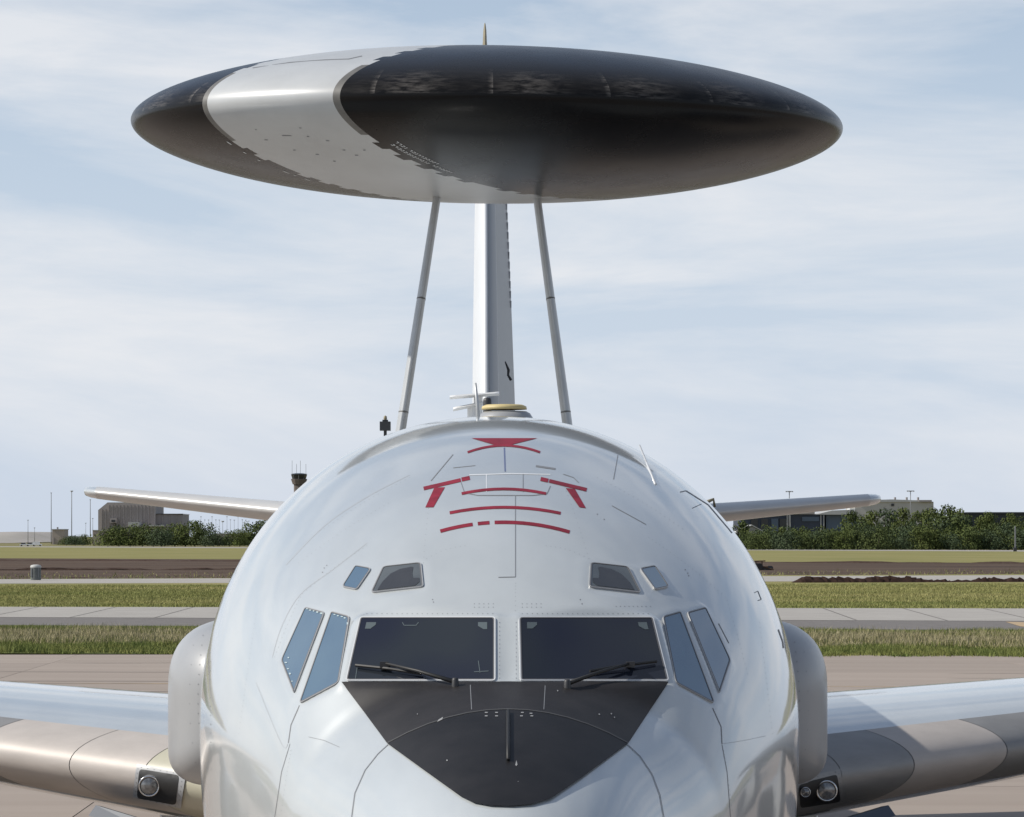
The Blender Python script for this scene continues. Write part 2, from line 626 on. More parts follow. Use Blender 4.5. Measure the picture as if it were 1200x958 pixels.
WORDER = [('eyebrow_window_small', 0.05), ('eyebrow_window', 0.08), ('side_window_rear', 0.05),
          ('side_window_front', 0.05), ('windshield', 0.07)]
PANES = []            # (kind, side, corner points, plane point, normal)
for nm, rad in WORDER:
    poly, p0, n = WIN[nm]
    P = [ray_plane(x, y, p0, n) for x, y in poly]
    flatten(FV, P, p0, n, rad)
    PANES.append((nm, -1, P, p0, n))
    Pm = [mirror(p) for p in P][::-1]
    flatten(FV, Pm, mirror(p0), mirror(n), rad)
    PANES.append((nm, 1, Pm, mirror(p0), mirror(n)))

fus = obj('fuselage', FV, FF[:, ::-1], M_SKIN, plane)
SKIN = Surf(FV, FF[keep])

# ---- pane, frame, gasket


def round_poly(p, r, k=4):
    out = []
    m = len(p)
    for i in range(m):
        a, b, c = p[i - 1], p[i], p[(i + 1) % m]
        d1 = (a - b); d2 = (c - b)
        rr = min(r, d1.length * 0.45, d2.length * 0.45)
        q1, q2 = b + d1.normalized() * rr, b + d2.normalized() * rr
        for j in range(k + 1):
            t = j / k
            out.append(q1 * (1 - t) ** 2 + b * 2 * t * (1 - t) + q2 * t * t)
    return out


def inset(p, d):
    """move a planar loop inward by d"""
    m = len(p)
    n = Vector((0, 0, 0)); c = sum(p, Vector()) / m
    for i in range(m):
        n += (p[i] - c).cross(p[(i + 1) % m] - c)
    n.normalize()
    out = []
    for i in range(m):
        e1 = (p[i] - p[i - 1]).normalized(); e2 = (p[(i + 1) % m] - p[i]).normalized()
        n1, n2 = n.cross(e1), n.cross(e2)
        b = (n1 + n2)
        b = b.normalized() / max(0.35, b.normalized().dot(n1))
        out.append(p[i] + b * d)
    return out


def ring(name, outer, inner, n, h0, h1, m, parent):
    k = len(outer)
    V = [p + n * h0 for p in outer] + [p + n * h1 for p in outer] + [p + n * h1 for p in inner] + [p + n * h0 for p in inner]
    Fc = []
    for i in range(k):
        j = (i + 1) % k
        for a in range(3):
            Fc.append((a * k + i, a * k + j, (a + 1) * k + j, (a + 1) * k + i))
    return obj(name, V, Fc, m, parent, smooth=False)


for nm, side, P, p0, n in PANES:
    big = nm == 'windshield'
    sm = nm == 'eyebrow_window_small'
    loop = round_poly(P, 0.022 if big else 0.03)
    fw = 0.006 if big else 0.005
    l1 = inset(loop, fw); l2 = inset(l1, 0.006 if not sm else 0.004)
    g = obj('windshield' if big else 'side_window' if 'side' in nm else 'eyebrow_window',
            [p + n * 0.007 for p in l1], [tuple(range(len(l1)))], M_GLASS if big else M_GLASSB if ('side' in nm or sm) else M_GLASSE,
            plane, smooth=False)
    ring('frame', loop, l1, n, -0.01, 0.0085, M_FRAME if big else M_SKIN2, g)
    ring('gasket', l1, l2, n, 0.004, 0.0090, M_GASKET, g)
    if nm == 'eyebrow_window':
        # the drawn shade behind the pane
        c = sum(P, Vector()) / 4
        a_, b_, c_, d_ = P if side < 0 else (P[3], P[2], P[1], P[0])      # top out, top in, bottom in, bottom out
        def bl(u, v): return a_.lerp(b_, u).lerp(d_.lerp(c_, u), v) + n * 0.0085
        q = [bl(u, v) for u, v in ((.12, .93), (.16, .62), (.28, .34), (.48, .2), (.74, .16), (.80, .18), (.78, .42), (.80, .62), (.93, .64), (.93, .80), (.84, .93))]
        obj('window_shade', q, [tuple(range(len(q)))], M_SHADE, g, smooth=False)

# dabs of pale sealant along the side window edges
for nm, dabs in (('side_window_rear', [((361 + k * 4.2, 715.2 + k * 1.25), 2.6, 1.5) for k in range(5)] + [((336, 778), 2.2, 2), ((339, 785), 3, 1.8), ((341, 791), 2.4, 2.2), ((344, 800), 1.8, 1.6), ((339.5, 772), 1.6, 1.6)]),
                 ('side_window_front', [((393 + k * 4.2, 721.5 + k * 1.4), 2.4, 1.4) for k in range(4)] + [((408, 732), 1.6, 3)])):
    pl = WIN[nm]
    par = [c for c in plane.children if c.name.startswith('side_window')]
    par = par[0] if nm == 'side_window_rear' else par[2]
    for (x, y), w, h in dabs:
        w *= random.uniform(.35, .65); h *= random.uniform(.3, .6); x += random.uniform(-.5, .5); y += random.uniform(-.3, .3)
        q = [ray_plane(x + a * w, y + b * h, pl[1], pl[2]) + pl[2] * .0092 for a, b in ((-1, -.8), (.1, -1), (1, -.5), (.9, .9), (-.3, 1), (-1, .5))]
        obj('sealant_dab', q, [tuple(range(6))], M_SEALW, par, smooth=False)
# pale corner fittings seen at the top corners of each windshield
for nm, side, P, p0, n in PANES:
    if nm != 'windshield': continue
    par = [c for c in plane.children if c.name.startswith('windshield')][0 if side < 0 else 1]
    for i in ((0, 1) if side < 0 else (2, 3)):
        b = P[i]; e1 = (P[i - 1] - b).normalized(); e2 = (P[(i + 1) % 4] - b).normalized()
        o_ = b + e1 * .045 + e2 * .045 + n * .0085
        V = [o_, o_ + e1 * .05, o_ + e1 * .05 + e2 * .03, o_ + e1 * .02 + e2 * .055, o_ + e2 * .055]
        obj('corner_fitting', V, [(0, 1, 2, 3, 4)], mat('pale fitting behind glass', (0.085, 0.105, 0.11), rough=.3), par, smooth=False)

for pts, side in (([(472, 731), (474, 734.5), (488, 734.5), (491, 731)], -1), ([(419, 784), (417, 797)], -1), ([(561, 776), (563, 790)], -1), ([(556, 789), (573, 788)], -1)):
    pl = WIN['windshield']
    par = [c for c in plane.children if c.name.startswith('windshield')][0]
    for a, b in zip(pts[:-1], pts[1:]):
        w = .45
        dx, dy = b[0] - a[0], b[1] - a[1]; L_ = math.hypot(dx, dy); nx_, ny_ = -dy / L_ * w, dx / L_ * w
        q = [ray_plane(x, y, pl[1], pl[2]) + pl[2] * .0087 for x, y in ((a[0] + nx_, a[1] + ny_), (b[0] + nx_, b[1] + ny_), (b[0] - nx_, b[1] - ny_), (a[0] - nx_, a[1] - ny_))]
        obj('inner_bracket', q, [(0, 1, 2, 3)], mat('pale fitting behind glass', (0.085, 0.105, 0.11), rough=.3), par, smooth=False)

# ---- flat marks on the skin


def clip_mesh(poly, step):
    bm = bmesh.new()
    vs = [bm.verts.new((x, y, 0)) for x, y in poly]
    f = bm.faces.new(vs)
    bmesh.ops.triangulate(bm, faces=[f])
    xs = [p[0] for p in poly]; ys = [p[1] for p in poly]
    for ax, lo, hi in ((0, min(xs), max(xs)), (1, min(ys), max(ys))):
        k = math.floor(lo / step) + 1
        while k * step < hi:
            co = Vector((0, 0, 0)); co[ax] = k * step
            no = Vector((0, 0, 0)); no[ax] = 1
            bmesh.ops.bisect_plane(bm, geom=bm.verts[:] + bm.edges[:] + bm.faces[:], plane_co=co, plane_no=no)
            k += 1
    return bm


def decal(name, polys, m, off, parent, surf=None, step=6.0):
    surf = surf or SKIN
    V, Fc = [], []
    for poly in polys:
        bm = clip_mesh(poly, step)
        bm.verts.index_update()
        idx = {}
        for v in bm.verts:
            h = surf.at(v.co.x, v.co.y, off)
            if h is None: continue
            idx[v.index] = len(V); V.append(h[0])
        for f in bm.faces:
            if all(v.index in idx for v in f.verts):
                q = [idx[v.index] for v in f.verts]
                nn = Vector((0, 0, 0))
                for k in range(1, len(q) - 1): nn += (V[q[k]] - V[q[0]]).cross(V[q[k + 1]] - V[q[0]])
                if nn.length < 1e-9: continue
                if nn.dot(Vector((CX, 0, CZ)) - V[q[0]]) < 0: q = q[::-1]
                Fc.append(q)
        bm.free()
    return obj(name, V, Fc, m, parent)


def stroke(pts, w):
    """polygon round a polyline in the picture, w wide"""
    pts = [Vector((*p, 0)) for p in pts]
    L, R = [], []
    for i, p in enumerate(pts):
        d = (pts[min(i + 1, len(pts) - 1)] - pts[max(i - 1, 0)]).normalized()
        n = Vector((-d.y, d.x, 0))
        L.append(p + n * w / 2); R.append(p - n * w / 2)
    return [(p.x, p.y) for p in L + R[::-1]]


def segs(pts, w):
    return [stroke(pts[i:i + 2], w) for i in range(len(pts) - 1)]


def arc(p0, pm, p1, k=10, a=0.0, b=1.0):
    """parabola through three points, from parameter a to b in x"""
    xs = np.array([p0[0], pm[0], p1[0]]); ys = np.array([p0[1], pm[1], p1[1]])
    co = np.polyfit(xs, ys, 2)
    X = np.linspace(p0[0] + (p1[0] - p0[0]) * a, p0[0] + (p1[0] - p0[0]) * b, k)
    return [(x, float(np.polyval(co, x))) for x in X]


# anti-glare panel on the nose: upper half is skin, lower half is the radome top
tipc = [(455, 873), (500, 906), (540, 935), (556, 943), (575, 946.5), (600, 947), (622, 945), (645, 938), (680, 914), (735, 873)]
seam = arc((455, 873), (594, 833.5), (735, 873), 13)
decal('antiglare_panel', [[(401, 800.5), (783, 800.5)] + seam[::-1]], M_BLACK, 0.009, fus, step=5)
rad_seam = [(x, y) for x, y in seam]
decal('radome_cap', [seam + tipc[::-1][1:-1]], mat('radome black', (0.010, 0.009, 0.009), rough=0.5, var=0.3, vscale=5, spec=.3), 0.0105, fus, step=5)
for pts in ([(412, 960), (416, 930), (428, 903), (443, 884), (455, 873)], [(735, 873), (750, 887), (764, 908), (773, 932), (778, 960)]):
    decal('radome_seam', segs(pts, 0.8), mat('radome seam', (0.2, 0.205, 0.215), rough=.6), 0.003, fus)
decal('radome_joint', segs(seam, 1.1), mat('worn joint', (0.055, 0.053, 0.05), rough=0.5), 0.012, fus)
for pts in ([(551, 801), (553, 834)], [(639, 801), (637, 834)]):
    decal('access_seam', segs(pts, 0.9), M_LINE, 0.0105, fus)
# chips in the black paint
chips = []
for _ in range(12):
    x, y = random.uniform(430, 760), random.uniform(806, 925)
    if abs(x - 594) > (945 - y) * 1.45 and y > 873: continue
    r = random.choice([0.45, 0.55, 0.7, 0.9])
    chips.append([(x + r * math.cos(t) * random.uniform(.7, 1.2), y + r * math.sin(t)) for t in np.linspace(0, 5.4, 7)])
for x, y in ((570, 838), (582, 838), (612, 838), (622, 839), (570, 842), (582, 842), (611, 842), (623, 842)):
    chips.append([(x - 1.6, y - .6), (x + 1.6, y - .6), (x + 1.6, y + .6), (x - 1.6, y + .6)])
chips.append([(515, 846), (520, 843), (519, 846), (513, 849)])
chips.append([(605, 894), (606.3, 899), (605, 901), (603.7, 899.5)])
o = decal('paint_chips', chips, mat('bare chips', (0.26, 0.26, 0.26), rough=0.5), 0.0125, fus)
tag(o, kind='stuff')
# thin black rod along the nose top
q = [SKIN.at(595.5, y, 0.022)[0] for y in (838, 855, 875, 895)]
MB().tube(q, 0.009, 6).build('nose_strip', M_RUBBER, fus, smooth=True)

# red walkway marks
RW = [
    segs(arc((541, 579), (589, 573.5), (640, 579), 9), 3.2),
    segs(arc((527, 601.5), (589, 595), (657, 602), 11), 3.4),
    segs(arc((516, 623), (589, 612.5), (667.5, 624), 5, 0, .25), 4.0),
    segs(arc((516, 623), (589, 612.5), (667.5, 624), 3, .29, .38), 4.0),
    segs(arc((516, 623), (589, 612.5), (667.5, 624), 9, .42, 1), 4.0),
    [stroke([(496.5, 573), (540, 563)], 4.2)], [stroke([(541, 562.5), (550.5, 560.5)], 4.6)],
    [stroke([(643.5, 564), (687.5, 574.5)], 4.2)], [stroke([(633.5, 561.8), (642.5, 563.8)], 4.6)],
    [[(509, 572), (521.5, 571.5), (508, 595), (498.5, 595.2)]],
    [[(663, 572.5), (673.5, 573.5), (686.5, 596), (679, 595)]],
    [[(552.5, 514), (630, 514), (600, 521.5), (589, 523), (578, 521.5)]],
    segs(arc((548, 530.5), (589, 522.6), (633, 530.5), 11), 2.6)]
for polys in RW:
    decal('red_marking', polys, M_RED, 0.002, fus, step=5)

# panel seams
SEAMS = [
    ([(604, 581), (604, 676.5), (584, 677)], .9, M_LINE), ([(591, 525), (592, 553)], 1.6, mat('blue seam', (0.10, 0.12, 0.22), rough=.5)),
    ([(531, 533), (505, 564)], .9, M_LINE), ([(628, 546.5), (651, 550)], 2.0, M_LINE), ([(531, 548.7), (557, 546)], .6, M_LINE),
    ([(550, 557), (600, 555.5), (645, 556.5)], 1.0, M_LINEW), ([(570, 556), (570, 577)], .9, M_LINEW), ([(613, 556), (613, 577)], .9, M_LINE),
    ([(540, 565), (544.5, 578), (560, 581), (625, 581), (641, 579), (645, 570)], .9, M_LINE),
    ([(725, 529), (719, 562)], .9, M_LINE), ([(717, 593), (757, 615)], .6, M_LINE), ([(351, 827), (341, 850), (338, 871)], .9, M_LINE),
    ([(835, 830), (845, 852), (846, 872)], .9, M_LINE), ([(797, 577), (804, 575.5), (830, 592), (858, 625)], 1.2, M_LINE),
    ([(811, 596), (822, 591)], .8, M_LINE), ([(842, 731), (854, 754)], .9, M_LINE), ([(884, 695), (888, 693), (892, 703), (888, 704)], .9, M_LINE),
    ([(660, 556), (672, 560), (678, 566)], .6, M_LINE),
    ([(398, 876), (380, 868), (362, 864)], .5, M_LINE), ([(340, 872), (330, 905), (322, 958)], .5, M_LINE), ([(846, 873), (852, 905), (856, 958)], .5, M_LINE),
    ([(912, 738), (917, 752), (918, 760)], 1.6, M_LINE)]
for pts, w, m in SEAMS:
    decal('panel_seam', segs(pts, w), m, 0.0015, fus, step=8)

# rivets round the windshields and over the skin
dots = []


def dot(x, y, r=.55):
    dots.append([(x + r * math.cos(t), y + r * math.sin(t)) for t in (0, 1.05, 2.1, 3.14, 4.2, 5.25)])


for k in range(26):
    dot(430 + k * 5.9, 719.5); dot(612 + k * 5.9, 719.5)
for k in range(5):
    for y in (708, 712): dot(556 + k * 5.5, y); dot(612 + k * 5.5, y)
for y in range(730, 800, 5): dot(585.5, y); dot(605, y)
for k in range(9): dot(722 + k * 5, 711)
for x, y in ((380, 666), (378, 671), (383, 663), (507, 703), (508, 706), (680, 703), (682, 708), (806, 672), (803, 668), (807, 675), (700, 603), (708, 609)): dot(x, y, .8)
for k in range(14): dot(246 + k * .1, 765 + k * 10.5, .6)
tag(decal('rivets', dots, M_LINE, 0.001, fus), kind='stuff')
dots = []
for x0, y0, x1, y1, n in ((505, 568, 496, 660, 16), (604, 684, 604, 716, 8), (660, 566, 690, 655, 17), (430, 640, 350, 700, 18), (352, 700, 322, 770, 15), (760, 630, 850, 700, 22),
                          (852, 704, 876, 790, 17), (341, 880, 330, 950, 14), (848, 880, 858, 950, 14), (545, 640, 500, 655, 9), (640, 640, 690, 655, 10), (300, 720, 280, 860, 24), (890, 730, 905, 860, 22),
                          (480, 560, 380, 620, 20), (700, 560, 800, 620, 20), (455, 590, 350, 660, 22)):
    for k in range(n):
        t = k / (n - 1)
        dot(x0 + (x1 - x0) * t, y0 + (y1 - y0) * t - 3 * math.sin(math.pi * t), .42)
tag(decal('skin_rivets', dots, mat('painted rivets', (0.25, 0.26, 0.27), rough=.5), 0.0008, fus), kind='stuff')
M_LAP = mat('painted lap joint', (0.33, 0.345, 0.36), rough=.5)
for pts in ([(430, 637), (390, 668), (352, 697), (330, 735), (318, 775)], [(300, 800), (330, 872), (338, 871)],
            [(480, 557), (430, 583), (380, 617), (330, 668)], [(846, 872), (872, 868), (900, 862)]):
    cp = [Vector((*p, 0)) for p in pts]
    sm_ = []
    for i in range(len(cp) - 1):
        p0_, p1_, p2_, p3_ = cp[max(i - 1, 0)], cp[i], cp[i + 1], cp[min(i + 2, len(cp) - 1)]
        for k in range(6):
            t = k / 6
            q = .5 * ((2 * p1_) + (p2_ - p0_) * t + (2 * p0_ - 5 * p1_ + 4 * p2_ - p3_) * t * t + (3 * p1_ - p0_ - 3 * p2_ + p3_) * t ** 3)
            sm_.append((q.x, q.y))
    decal('lap_joint', [stroke(sm_, .5)], M_LAP, 0.0008, fus, step=8)

# wipers
for s_, piv, tip, b0, b1 in ((-1, (534, 806), (452, 784), (418, 783.5), (495, 793.5)), (1, (664, 808), (737, 784), (690, 790.5), (768, 779))):
    def up(q, h): return SKIN.at(*q, h)[0]
    mid = ((piv[0] * .5 + tip[0] * .5), (piv[1] * .5 + tip[1] * .5))
    arm = MB().tube([up(piv, .03), up(mid, .05), up(tip, .04)], [.012, .009, .007], 6).build('wiper', M_RUBBER, plane, smooth=True)
    MB().tube([up(b0, .022), up(((b0[0] + b1[0]) / 2, (b0[1] + b1[1]) / 2), .028), up(b1, .022)], .008, 6).build('wiper_blade', M_RUBBER, arm)
    hb = up(piv, .02)
    MB().lathe([(0, .03), (.012, .03), (.017, .02), (.018, -.03)], hb, 'z', 10).build('wiper_hub', M_DARK, arm, smooth=True)
    q = up(tip, .03)
    MB().box(q.x - .022, q.x + .022, q.y - .02, q.y + .02, q.z - .014, q.z + .014).build('wiper_clip', M_DARK, arm)

# ---- things on the crown
ant = MB().lathe([(0.0, 0.075), (.15, .074), (.175, .06), (.20, .02), (.225, -0.08)], (.06, 24.3, 5.71), 'z', 32).build('antenna_base', M_SKIN2, fus, smooth=True)
MB().lathe([(0.0, 0.125), (.13, .122), (.158, .11), (.162, .088), (.1, .086)], (.05, 24.3, 5.71), 'z', 32).build('antenna_disc', M_YELLOW, fus, smooth=True)
D_ = 23.4
MB().tube([px(561, 497, D_), px(559.5, 475, D_), px(557, 449, D_)], [.014, .012, .008], 6).build('whip_antenna', M_STRUT, fus, smooth=True)
D_ = 27.0
for (x0, y0), (x1, y1), hp in (((527, 466), (585, 461.5), 463), ((531, 480), (566, 473), 476)):
    a, b = px(x0, y0, D_), px(x1, y1, D_)
    mb = MB()
    for i in range(1):
        V = []
        for t, hw in ((0, .03), (.12, .09), (.5, .13), (.9, .10), (1, .04)):
            p = a.lerp(b, t)
            for dy, dz in ((-hw, 0), (0, .016), (hw, 0), (0, -.016)):
                V.append((p.x, p.y + dy, p.z + dz))
        Fc = [(0, 1, 2, 3), (19, 18, 17, 16)]
        for k in range(4):
            for j in range(4): Fc.append((k * 4 + j, k * 4 + (j + 1) % 4, k * 4 + 4 + (j + 1) % 4, k * 4 + 4 + j))
        mb.add(V, Fc)
    m_ = (a + b) / 2
    mb.tube([(m_.x + .03, D_, 5.66), (m_.x + .03, D_, m_.z)], .035, 8)
    mb.build('crossbar_antenna', M_WHITE, fus, smooth=False)
q = px(571, 470, 28.0)
MB().lathe([(0, .03), (.03, .02), (.035, 0), (.035, -.3)], q, 'z', 12).build('crown_beacon', M_DARK, fus, smooth=True)
# black box with a pointed tip on the left shoulder
q = px(451.5, 499, 27.0)
ax_ = MB().box(q.x - .042, q.x + .042, q.y - .08, q.y + .08, q.z - .04, q.z + .030).box(q.x - .012, q.x + .012, q.y - .02, q.y + .02, q.z - .3, q.z - .04).box(q.x - .022, q.x + .022, q.y - .04, q.y + .04, q.z + .030, q.z + .045)
a2 = ax_.build('shoulder_antenna', M_DARK, fus)
MB().lathe([(0, .036), (.012, .028), (.014, .01), (.008, -.02)], (q.x, q.y, q.z + .045), 'z', 8).build('antenna_tip', M_TAN, a2, smooth=True)
# white blade on the right shoulder, vane behind it
a, b = SKIN.at(768, 568)[0], SKIN.at(747, 531, 0.03)[0]
MB().tube([a, b + Vector((0, 0, .02))], [.009, .006], 6).build('blade_antenna', M_FRAME, fus, smooth=True)
q = px(833, 590, 26)
MB().tube([q + Vector((-.05, 0, 0)), q + Vector((.02, 0, .03)), q + Vector((.03, 0, -.03))], [.02, .014, .01], 6).build('vane_antenna', M_TAN, fus, smooth=True)

# ---- cheek fairings
for sd in (-1, 1):
    prof = []
    zlo, zhi, xo = 3.15, 4.31, 2.305
    inb = 1.60
    pts = [(inb, zhi)] + [(1.86 + .445 * math.sin(a) ** .85, 3.83 + (zhi - 3.83) * math.cos(a) ** .8) for a in np.linspace(0, math.pi / 2 - .001, 14)]
    pts += [(xo, 3.7), (xo, 3.55)] + [(1.95 + (xo - 1.95) * math.cos(a) ** .75, 3.42 - (3.42 - zlo) * math.sin(a) ** .8) for a in np.linspace(.03, math.pi / 2, 12)] + [(inb, zlo)]
    c = Vector((1.55, 0, 3.73))
    V = []; Ys = []
    for t in np.linspace(0, 1, 18) ** 1.5:
        Ys.append((23.0 + .95 * (1 - math.cos(t * math.pi / 2)), math.sin(t * math.pi / 2) ** .7))
    Ys += [(25, 1), (27, 1), (28.5, .97), (29.6, .85), (30.4, .6)]
    for y, k in Ys:
        for x, z in pts:
            V.append((sd * (c.x + (x - c.x) * (0.12 + .88 * k)), y, c.z + (z - c.z) * (0.12 + .88 * k)))
    n_ = len(pts); Fc = []
    for i in range(len(Ys) - 1):
        for j in range(n_ - 1):
            Fc.append((i * n_ + j, i * n_ + j + 1, (i + 1) * n_ + j + 1, (i + 1) * n_ + j))
    Fc.append(tuple(range(n_)))
    if sd < 0: Fc = [f[::-1] for f in Fc]
    fr = obj('cheek_fairing', V, Fc, M_SKIN2, plane)
    # mounting flange with screws where it meets the skin
    V = []; Fl = []
    fs = Surf(*[(lambda v, f: (v, f))(np.array([tuple(q) for q in V]) if V else np.array([[0, 0, 0]]), [])][0]) if False else None
FAIR = {}
for o in [c for c in plane.children if c.name.startswith('cheek_fairing')]:
    L_ = wloc(o)
    FAIR[1 if sum(v.co.x for v in o.data.vertices) > 0 else -1] = (o, Surf([v.co + L_ for v in o.data.vertices], [tuple(p.vertices) for p in o.data.polygons]))
dl = []
for k in range(15):
    t = k / 14
    y = 745 + 160 * t
    x = 241 - 9 * math.sin(t * math.pi * .9) + 6 * (t - .5)
    dl.append([(x + .7 * math.cos(a), y + .7 * math.sin(a)) for a in (0, 1.05, 2.1, 3.14, 4.2, 5.25)])
    if k % 2: dl.append([(x - 10 + .5 * math.cos(a), y + .5 * math.sin(a)) for a in (0, 1.05, 2.1, 3.14, 4.2, 5.25)])
tag(decal('screws', dl, M_LINE, 0.002, FAIR[-1][0], FAIR[-1][1]), kind='stuff')
dr = [[(2 * 585.5 - 2 + p[0] * -1 + 0, p[1] + 8) for p in poly] for poly in dl]
tag(decal('screws', dr, M_LINE, 0.002, FAIR[1][0], FAIR[1][1]), kind='stuff')

# ---- aerofoil lofts


def foil(n=26, thick=0.12, camber=0.015):
    """closed loop of (x, z) from upper TE round the nose to lower TE; chord 1"""
    b = (1 - np.cos(np.linspace(0, np.pi, n))) / 2
    yt = 5 * thick * (0.2969 * np.sqrt(b) - 0.126 * b - 0.3516 * b**2 + 0.2843 * b**3 - 0.1036 * b**4)
    yc = camber * 4 * b * (1 - b)
    up = np.stack([b, yc + yt], -1)[::-1]
    lo = np.stack([b, yc - yt], -1)[1:]
    return np.concatenate([up, lo])


def wing_sec(x, n=40):
    """wing section at span x (positive)"""
    d = x - 1.88
    le_y = 29.3 + d * 0.80 if d < 8 else 29.3 + 6.4 + (d - 8) * 0.70
    te_y = 40.6 + d * 0.12 if d < 6 else 40.6 + .72 + (d - 6) * 0.47
    c = te_y - le_y
    z = WZ0 + d * 0.085
    th = 0.105 - .012 * min(1, d / 12)
    P = foil(n, th, 0.012)
    inc = math.radians(1.5)
    Y = P[:, 0] * c; Z = P[:, 1] * c
    return np.stack([np.full(len(P), x), le_y + Y * math.cos(inc) + Z * math.sin(inc), z + Z * math.cos(inc) - Y * math.sin(inc)], -1)


WZ0 = 2.66
NF = 60
WL = {}
for sd in (-1, 1):
    xs = np.concatenate([np.linspace(1.2, 6, 30), np.linspace(6.3, 22.0, 30)])
    secs = np.array([wing_sec(x, NF) for x in xs])          # (ns, 2NF-1, 3)
    m_ = secs.shape[1]
    KU, KL = NF - 1 - 9, NF - 1 + 9                         # chord limits of the leading edge skin
    def grid(sub, name, m, parent, skew=None):
        V = sub.copy(); V[..., 0] *= sd
        a, b = V.shape[:2]
        Fc = [(i * b + j, i * b + j + 1, (i + 1) * b + j + 1, (i + 1) * b + j) for i in range(a - 1) for j in range(b - 1)]
        if sd > 0: Fc = [f[::-1] for f in Fc]
        return obj(name, V.reshape(-1, 3), Fc, m, parent), V.reshape(-1, 3), Fc
    full = np.concatenate([secs[:, KL:, :], secs[:, :KU + 1, :]], 1)   # lower aft, TE, upper aft
    w_o, wv, wf = grid(full, 'wing', M_SKIN, plane)
    # tip cap
    # leading edge skin panels with seams square to the edge
    cuts = [1.2, 3.1, 3.82, 4.78, 6.3, 7.8, 9.5, 12, 15, 18, 21.9]
    mats_l = [M_OLIVE, M_METAL, M_METAL, M_METALD, M_METAL] if sd < 0 else [M_METALD, M_METALD, M_METAL, M_METALD, M_METALD]  # right edge away from the sun: shade painted in with the darker metal
    LEV, LEF = [], []
    for ci in range(len(cuts) - 1):
        rows = []
        for t in np.linspace(0, 1, 9):
            row = []
            for j in range(KU, KL + 1):
                back = abs(j - (NF - 1)) / 9.0
                sk = -0.42 * back * back
                def xx(c): return max(1.2, c + (sk if c > 1.3 else 0))
                a, b = xx(cuts[ci]) + .004, xx(cuts[ci + 1]) - .004
                row.append((a + (b - a) * t, j))
            rows.append(row)
        V = np.array([[wing_sec(x, NF)[j] for x, j in row] for row in rows])
        _, v_, f_ = grid(V, 'leading_edge_panel', mats_l[min(ci, 4)], w_o)
        LEF += [tuple(i + len(LEV) for i in f) for f in f_]; LEV += [tuple(q) for q in v_]
    # dark seam backing just under the gaps
    sub = np.array([wing_sec(x, NF)[KU:KL + 1] for x in np.linspace(1.2, 21.9, 50)])
    sub = sub + np.array([0, .012, 0])
    _, sv_, sf_ = grid(sub, 'wing_spar', M_LINE, w_o)
    WL[sd] = (w_o, Surf(sv_, sf_))

# landing lights let into the inner leading edges
for sd, outer, inner, lamp, small in (
        (-1, [(162, 897), (220, 908), (213, 945.5), (157, 932)], [(165.5, 902.5), (212, 910), (207.5, 941), (162, 933)], (180, 918), None),
        (1, [(930, 914), (983, 902), (989, 941), (934, 950)], [(934, 919.5), (978.5, 908), (984, 937), (936.5, 944.5)], (963.5, 923.5), (938.5, 925))):
    w_o, sf = WL[sd]
    bz = decal('light_bezel', [outer], M_SKIN2 if sd < 0 else M_METALD, 0.022, w_o, sf, step=4)  # right bezel takes the darker metal, shade painted in
    rp = lambda P, k=4: [(q.x, q.y) for q in round_poly([Vector((*p, 0)) for p in P], 4, k)]
    decal('light_recess', [rp(inner)], M_RUBBER, 0.026, w_o, sf, step=4)
    for (lx, ly), r in (((lamp), .095),) + (((small, .045),) if small else ()):
        h = sf.at(lx, ly, 0.058)
        c, n = h
        n = Vector((0.0, -1, -.05)).normalized()
        u = n.cross(Vector((0, 0, 1))).normalized(); v = u.cross(n)
        def disc(prof, name, m, parent):
            V, Fc = [], []
            K = 24
            for rr, hh in prof:
                for k in range(K):
                    t = 2 * math.pi * k / K
                    V.append(c + u * rr * math.cos(t) + v * rr * math.sin(t) + n * hh)
            for i in range(len(prof) - 1):
                for k in range(K):
                    k2 = (k + 1) % K
                    Fc.append((i * K + k, i * K + k2, (i + 1) * K + k2, (i + 1) * K + k))
            return obj(name, V, Fc, m, parent)
        disc([(r, -.12), (r, .02), (r * .97, .03), (r * .86, .03), (r * .84, .02)], 'lamp_ring', M_CHROME, w_o)
        disc([(r * .86 * math.sin(a), .012 + .034 * math.cos(a)) for a in np.linspace(math.pi / 2, .02, 9)], 'landing_light', M_LENS, w_o)
    sc = []
    for i in range(4):
        a, b = Vector((*outer[i], 0)), Vector((*outer[(i + 1) % 4], 0))
        ia = Vector((*inner[i], 0)); ib = Vector((*inner[(i + 1) % 4], 0))
        for k in range(7):
            q = (a.lerp(b, (k + .5) / 7) + ia.lerp(ib, (k + .5) / 7)) / 2
            sc.append([(q.x + .55 * math.cos(t), q.y + .55 * math.sin(t)) for t in (0, 1.05, 2.1, 3.14, 4.2, 5.25)])
    tag(decal('screws', sc, M_LINE, 0.024, w_o, sf), kind='stuff')
    # flap plate hanging under the inner leading edge
    a, b = Vector((sd * 3.53, 30.4, 2.50)), Vector((sd * 2.95, 30.0, 2.37))
    V = [a, b, b + Vector((0, .5, -.05)), a + Vector((0, .5, -.05)), a + Vector((sd * .06, -.05, -.09)), b + Vector((0, -.05, -.09)), b + Vector((0, .5, -.14)), a + Vector((sd * .06, .5, -.14))]
    obj('krueger_flap', V, [(0, 1, 2, 3), (7, 6, 5, 4), (0, 4, 5, 1), (1, 5, 6, 2), (2, 6, 7, 3), (3, 7, 4, 0)], M_SLATE, w_o, smooth=False)

# ---- tailplane, fin


